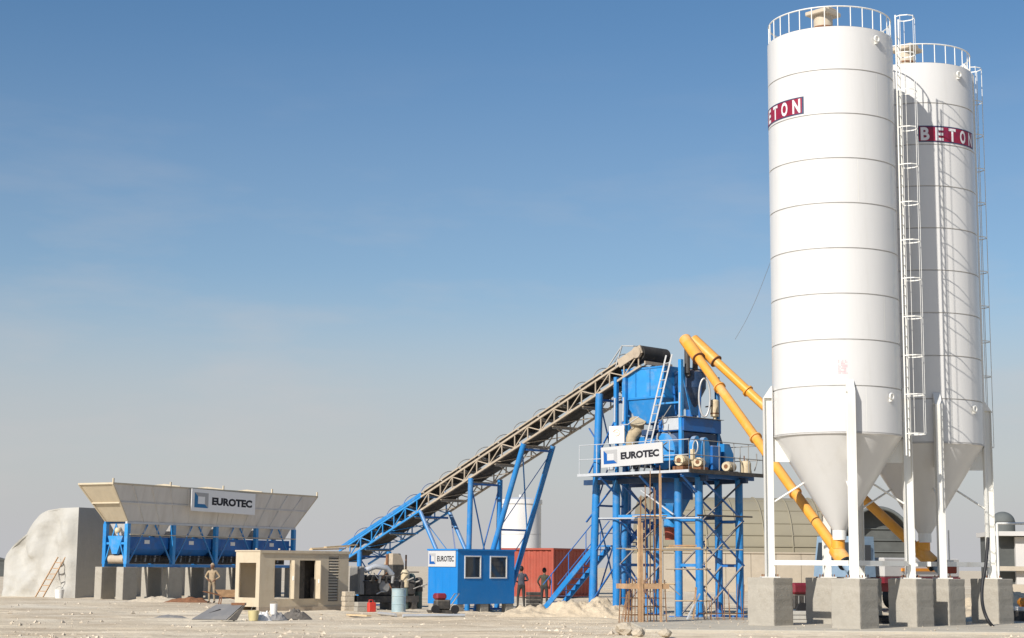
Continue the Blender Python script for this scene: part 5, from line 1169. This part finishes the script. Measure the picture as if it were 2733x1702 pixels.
mc = GX(1530, 58.0); mound('sand_mound', 'long low mound of dug sand before the stairs and tower columns', mc.x, mc.y, 5.6, 2.6, 0.78, 1.7)
mc = GX(1240, 61.5); mound('sand_mound', 'faint sandy rise in front of the blue cabin', mc.x, mc.y, 6.0, 2.0, 0.14, 4.7)

# ------------------------------------------------------------------ things round the silo feet
hs = M(); p = [P(2637, 1435, 51.2), P(2632, 1500, 50.9), P(2622, 1560, 50.7), P(2622, 1610, 50.4), P(2634, 1650, 50.0), G(2652, 1675)]
fine = []
for i in range(len(p) - 1):
    for j in range(6):
        t_ = j / 6; a, b, c, d = p[max(0, i - 1)], p[i], p[i + 1], p[min(len(p) - 1, i + 2)]
        fine.append(0.5 * ((2 * b) + (-a + c) * t_ + (2 * a - 5 * b + 4 * c - d) * t_ ** 2 + (-a + 3 * b - 3 * c + d) * t_ ** 3))
fine.append(p[-1]); tag(hs.path(fine, 0.05, 8).build('rubber_hose', 'black'), 'thick black hose hanging down the outermost silo leg to the ground', 'hose')
bs = thing('block_pile', 'pile of pale concrete planks between two pedestals of the silo', 'blocks', GX(2134, 52.6), 5)
for i in range(3): M().box((-0.5 + 0.05 * i, -0.2, i * 0.13), (0.5 - 0.03 * i, 0.2, i * 0.13 + 0.115), 0.01).build('plank', 'concrete_pale', bs)
for i, (px, Y, lb) in enumerate(((2352, 51.5, 'coiled black cables on the slab behind the front silo pedestal'), (2505, 52.6, 'pale hose coil on the slab between the silo pedestals'))):
    e = M(); pts = [(0.32 * (1 - 0.04 * j / 8) * math.cos(j * 0.5), 0.25 * math.sin(j * 0.5), 0.10 + 0.05 * (j // 12)) for j in range(44)]
    o = place(e.path(pts, 0.04, 6).build('cable_coil', 'black' if i == 0 else 'plastic_white'), GX(px, Y)); tag(o, lb, 'cable')
yd = thing('yellow_machine', 'low machine with orange-yellow cover beyond the outermost pedestal', 'machine', GX(2745, 55.5), 20)
M().box((-0.5, -0.35, 0.0), (0.7, 0.35, 0.36), 0.03).build('base', 'dark_machine', yd); M().box((-0.52, -0.37, 0.36), (0.7, 0.37, 0.50), 0.03).build('deck', 'plastic_white', yd); M().box((-0.35, -0.3, 0.50), (0.6, 0.3, 0.78), 0.10).build('cover', 'orange_plastic', yd)
tc_ = thing('tool_post', 'small white-handled valve stand below the farther silo', 'stand', GX(2534, 53.6), 0)
M().tube((0, 0, 0), (0, 0, 2.9), 0.025, n=8).build('post', 'white_leg', tc_); M().box((-0.2, -0.12, 0), (0.2, 0.12, 0.3), 0.02).build('foot', 'dark_machine', tc_); M().box((-0.12, -0.06, 1.9), (0.12, 0.06, 1.97)).build('cross_plate', 'white_leg', tc_); M().box((-0.15, -0.12, 1.55), (0.2, 0.12, 1.8), 0.03).build('gear_case', 'red_rubber', tc_)
# guy wire
e = M(); a, b = P(2056, 700, 50.2), P(1962, 905, 57.5); e.path([a.lerp(b, i / 12) + V((0, 0, -0.18 * math.sin(math.pi * i / 12))) for i in range(13)], 0.006, 5); tag(e.build('stay_wire', 'grey_steel'), 'thin wire sagging from the silo down to the yellow screws', 'wire')

# ------------------------------------------------------------------ behind: truck, red container, white tank, sheds
tk = thing('parked_truck', 'blue-grey truck with dark red chassis parked behind the silo legs', 'truck', GX(2222, 70.0), 38)
M().box((0.0, -1.0, 0.6), (1.0, 1.0, 1.35), 0.06).build('bumper_section', 'dark_red', tk); cab_ = M().loft(rect(-0.05, 1.5, -1.0, 1.0, 1.35), rect(0.12, 1.5, -0.92, 0.92, 3.0)).build('cab', 'truck_blue', tk)
M().loft(rect(-0.035, 0.02, -0.85, 0.85, 1.95), rect(0.06, 0.11, -0.8, 0.8, 2.75)).build('windscreen', 'window_glass', cab_); M().box((0.25, -1.02, 1.9), (1.2, -0.98, 2.65)).build('side_window', 'window_glass', cab_)
M().box((1.0, -0.5, 0.75), (7.0, 0.5, 1.1), 0.03).build('chassis', 'dark_red', tk); M().box((1.9, -1.1, 1.35), (6.9, 1.1, 2.15), 0.05).build('body', 'building_pale', tk); M().box((1.9, -1.12, 1.1), (6.9, 1.12, 1.349)).build('body_sill', 'dark_red', tk)
M().box((3.0, -1.16, 1.6), (5.6, -1.101, 1.72)).build('side_stripe', 'orange_plastic', tk)
w0 = None
for x in (0.9, 4.9, 6.1):
    for y in (-0.95, 0.95):
        wv = M().tube((x, y - 0.15, 0.5), (x, y + 0.15, 0.5), 0.5, n=24).build('wheel', 'black', tk); M().tube((x, y - 0.16, 0.5), (x, y - 0.151, 0.5), 0.24, n=16).build('rim', 'grey_steel', wv)
for s_ in (-0.7, 0.7): M().box((-0.02, s_ - 0.15, 0.8), (0.0, s_ + 0.15, 0.98)).build('headlight', 'plastic_white', tk)

ct = thing('towed_compressor', 'dark red towed compressor seen low between two silo pedestals', 'compressor', GX(2134, 59.0), 30)
M().box((-0.6, -0.4, 0.30), (0.6, 0.4, 0.80), 0.04).build('engine_bay', 'dark_machine', ct); M().box((-0.65, -0.45, 0.80), (0.65, 0.45, 1.18), 0.08).build('hood', 'dark_red', ct)
for x in (-0.3, 0.35): M().tube((x, -0.5, 0.26), (x, -0.42, 0.26), 0.26, n=18).build('wheel', 'black', ct)
M().bar((-0.6, 0, 0.35), (-1.3, 0, 0.3), 0.06).build('tow_bar', 'dark_red', ct)
for i in range(4): M().bar((-0.4 + i * 0.25, -0.41, 0.35), (-0.4 + i * 0.25, -0.41, 0.75), 0.03).build('grille_bar', 'grey_steel', ct)
rk = thing('red_container', 'faded red steel shipping container below the white tank', 'container', GX(1476, 92.0), 57)
RH = 2.62; RL, RW = 4.6, 3.4
def corr(o, u, w, L, z0, z1, mt, par, nm):
    vs = []; x = 0; i = 0; prof_ = []
    while x < L: prof_ += [(x, 0), (min(L, x + 0.14), 0), (min(L, x + 0.19), 0.035), (min(L, x + 0.33), 0.035)]; x += 0.38
    prof_.append((L, 0)); o, u, w = V(o), V(u), V(w)
    a = [o + u * p_[0] + w * p_[1] + V((0, 0, z0)) for p_ in prof_]; b = [p_ + V((0, 0, z1 - z0)) for p_ in a]; n = len(a)
    M().add(a + b, [(j, j + 1, n + j + 1, n + j) for j in range(n - 1)]).build(nm, mt, par)
corr((0, 0.05, 0), (1, 0, 0), (0, 1, 0), RL, 0.15, RH, 'red_container', rk, 'side_wall'); corr((0.05, 0, 0), (0, 1, 0), (1, 0, 0), RW, 0.15, RH, 'red_container', rk, 'end_wall')
M().box((0.02, 0.02, RH - 0.02), (RL, RW, RH + 0.03)).build('roof', 'red_container', rk); M().box((0.1, 0.1, 0.1), (RL, RW, RH - 0.1)).build('core', 'dark_red', rk)
for x, y in ((0, 0), (RL, 0), (0, RW)): M().bar((x, y, 0), (x, y, RH + 0.04), 0.14, 0.14, up=(1, 0, 0)).build('corner_post', 'red_container', rk)
for z in (0.1, RH): M().bar((0, 0, z), (RL, 0, z), 0.1).build('rail', 'red_container', rk); M().bar((0, 0, z), (0, RW, z), 0.1).build('rail', 'red_container', rk)

wt = thing('white_tank', 'white upright cylindrical tank behind the red container', 'tank', GX(1389, 104.0), 45)
M().lathe([(1.25, 0), (1.25, 5.55)], 56, caps=False).build('shell', 'white_paint', wt); M().lathe([(1.32, 5.45), (1.32, 5.72), (0.6, 5.85), (0.02, 5.9)], 56).build('lid', 'white_paint', wt)
for z in (1.8, 3.6): M().lathe([(1.256, z), (1.256, z + 0.03)], 56, caps=False).build('seam', 'seam_grey', wt)
M().lathe([(0.12, 5.85), (0.12, 6.05)], 12, c=(0.3, 0.3, 0)).build('vent', 'white_paint', wt)

SY = 128.0
sh = thing('vaulted_shed', 'long beige vaulted canvas shed on a plastered wall behind the tower', 'shed', GX(1972, SY), 4)
hw, ez, rzv, L2 = 4.2, 2.75, 6.95, 7.4
def vault(a): return (-hw * math.cos(a), ez + (rzv - ez) * math.sin(a))
nb_ = 7
for i in range(nb_):
    x0, x1 = -L2 + 2 * L2 * i / nb_ + 0.03, -L2 + 2 * L2 * (i + 1) / nb_ - 0.03; ns = 18
    a = [V((x0, *vault(math.pi * j / ns))) for j in range(ns + 1)]; b = [V((x1, *vault(math.pi * j / ns))) for j in range(ns + 1)]
    M().add(a + b, [(j, j + 1, ns + 2 + j, ns + 1 + j) for j in range(ns)], True).build('roof_panel', 'shed_canvas', sh)
for i in range(nb_ + 1):
    x = -L2 + 2 * L2 * i / nb_; M().path([(x, vault(math.pi * j / 18)[0] * 1.005, vault(math.pi * j / 18)[1] + 0.02) for j in range(19)], 0.06, 6).build('arch_rib', 'shed_canvas', sh)
for an in (0.12, 0.32, 0.55, 0.85, 1.2): y, z = vault(an); M().bar((-L2, y * 1.01, z), (L2, y * 1.01, z + 0.01), 0.05, 0.05).build('purlin', 'shed_canvas', sh)
nb2 = 8
for i in range(nb2): M().box((-L2 + 2 * L2 * i / nb2 + 0.015, -hw - 0.12, 0), (-L2 + 2 * L2 * (i + 1) / nb2 - 0.015, -hw + 0.1, ez)).build('wall_panel', 'wall_plaster', sh)
M().box((-L2, -hw - 0.2, ez), (L2, -hw + 0.1, ez + 0.1)).build('eaves_beam', 'wall_plaster', sh); M().box((-L2, hw - 0.1, 0), (L2, hw, ez)).build('rear_wall', 'wall_plaster', sh)
for s_ in (-1, 1):
    M().prism([vault(math.pi * j / 18) for j in range(19)], 0.08, o=(s_ * L2 - 0.04, 0, 0), u=(0, 1, 0), w=(1, 0, 0)).build('gable', 'shed_canvas', sh); M().box((s_ * L2 - 0.1, -hw + 0.11, 0), (s_ * L2 + 0.1, hw - 0.11, ez - 0.01)).build('end_wall', 'wall_plaster', sh)
s2 = thing('vaulted_shed', 'dark vaulted shed with open arched front seen between the silo legs', 'shed', GX(2345, 112.0), 0)
hw2 = 2.3; arcp = [(-hw2 * math.cos(math.pi * j / 20), 3.2 + 2.5 * math.sin(math.pi * j / 20)) for j in range(21)]
full = [(-hw2, 0)] + arcp + [(hw2, 0)]
M().add([V((x, 0, z)) for x, z in arcp] + [V((x, 9, z)) for x, z in arcp], [(j, j + 1, 22 + j, 21 + j) for j in range(20)], True).build('roof', 'tank_grey', s2)
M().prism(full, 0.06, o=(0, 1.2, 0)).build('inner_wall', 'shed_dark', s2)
for s_ in (-1, 1): M().box((s_ * hw2 - 0.1, 0, 0), (s_ * hw2 + 0.1, 9, 3.2)).build('side_wall', 'wall_plaster', s2)
M().path([(x, -0.05, z) for x, z in arcp], 0.12, 8).build('front_arch', 'tank_grey', s2)
for i in range(6): M().bar((-hw2 + 0.2, 1.1, 0.6 + i * 0.75), (hw2 - 0.2, 1.1, 0.6 + i * 0.75), 0.05).build('girt', 'tank_grey', s2)
dt = thing('domed_tank', 'grey-green domed tank behind the pipe gate', 'tank', GX(2680, 118.0), 0)
M().lathe([(0.82, 0), (0.82, 5.0)] + [(0.82 * math.cos(a), 5.0 + 0.72 * math.sin(a)) for a in [math.pi / 2 * i / 8 for i in range(1, 9)]], 36, caps=False).build('shell', 'tank_grey', dt)
for z in (3.2, 4.95): M().lathe([(0.835, z), (0.835, z + 0.08)], 36, caps=False).build('band', 'shed_dark', dt)
rb = thing('roadside_building', 'low pale flat-roofed building with dark recess at the yard edge', 'building', GX(2770, 96.0), -6)
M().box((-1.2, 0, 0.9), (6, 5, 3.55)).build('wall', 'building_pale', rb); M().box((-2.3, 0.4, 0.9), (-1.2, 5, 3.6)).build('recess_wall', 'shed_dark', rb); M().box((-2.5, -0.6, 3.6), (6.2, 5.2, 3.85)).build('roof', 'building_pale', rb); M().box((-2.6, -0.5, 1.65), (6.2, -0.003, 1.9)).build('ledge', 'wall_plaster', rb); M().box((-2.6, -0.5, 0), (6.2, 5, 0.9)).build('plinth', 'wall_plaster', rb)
M().box((0.3, -0.03, 2.1), (1.6, 0.0, 3.1)).build('window', 'window_glass', rb)
gt = thing('pipe_gate', 'white pipe frame gate beside the outermost silo leg', 'gate', GX(2664, 66.0), 0)
zg = P(2664, 1397, 66).z
M().tube((0, 0, 0), (0, 0, zg), 0.05, n=10).build('post', 'white_leg', gt); M().tube((0, 0, zg), (2.2, 0.3, zg + 0.03), 0.05, n=10).build('top_rail', 'white_leg', gt); M().tube((2.2, 0.3, 0), (2.2, 0.3, zg), 0.05, n=10).build('post', 'white_leg', gt)
for i in range(3): M().tube((-0.05, 0, 1.5 - 0.1 * i), (0.9, -0.5, 0.3), 0.02, n=6).build('stay', 'grey_steel', gt)
mc = GX(2690, 62); mound('sand_mound', 'sandy bank beside the pipe gate at the yard edge', mc.x + 2.0, mc.y + 3, 9, 5, 1.0, 9.1, 'mound_sand')
fb = thing('far_hut', 'tiny dark hut far off beyond the end of the ramp', 'hut', GX(-2, 210.0), 10)
M().box((-1.2, -1, 0), (1.2, 1, 1.9)).build('wall', 'shed_dark', fb); M().prism([(-1.4, 1.9), (1.4, 1.9), (0, 2.3)], 2.2, o=(0, -1.1, 0)).build('roof', 'shed_dark', fb)

# ------------------------------------------------------------------ gravel scattered over the yard
e = M(); rnd = random.Random(11); base = [V((1, 0, 0)), V((-0.5, 0.87, 0)), V((-0.5, -0.87, 0)), V((0, 0, 0.8)), V((0.3, -0.2, -0.6))]
for i in range(3600):
    y = 40 + 55 * rnd.random() ** 1.6; x = (rnd.random() - 0.5) * 0.66 * y
    s_ = 0.010 + 0.035 * rnd.random() ** 4; q = rnd.random() * 6.28; zz = gz(x, y) + s_ * 0.2
    if x > 3.6 and 45.3 < y < 57.0: zz = 0.05 + s_ * 0.2
    vs = [V((x, y, zz)) + s_ * V((b.x * math.cos(q) - b.y * math.sin(q), b.x * math.sin(q) + b.y * math.cos(q), b.z)) for b in base]
    e.add(vs, [(0, 1, 3), (1, 2, 3), (2, 0, 3), (1, 0, 4), (2, 1, 4), (0, 2, 4)])
for i in range(2600):
    y = 40 + 32 * rnd.random() ** 1.3; x = (rnd.random() - 0.5) * 0.64 * y
    if noise.noise(V((x * 0.25, y * 0.35, 40.0))) < 0.12 or (x > 3.6 and 45.3 < y < 57): continue
    s_ = 0.03 + 0.06 * rnd.random() ** 2.5; q = rnd.random() * 6.28; zz = gz(x, y) + s_ * 0.15; sq = [0.7 + 0.6 * rnd.random() for _ in base]
    vs = [V((x, y, zz)) + s_ * k_ * V((b.x * math.cos(q) - b.y * math.sin(q), b.x * math.sin(q) + b.y * math.cos(q), b.z)) for b, k_ in zip(base, sq)]
    e.add(vs, [(0, 1, 3), (1, 2, 3), (2, 0, 3), (1, 0, 4), (2, 1, 4), (0, 2, 4)])
tag(e.build('gravel', 'gravel_mat'), 'loose pale gravel scattered over the sandy yard', 'gravel', kind='stuff')
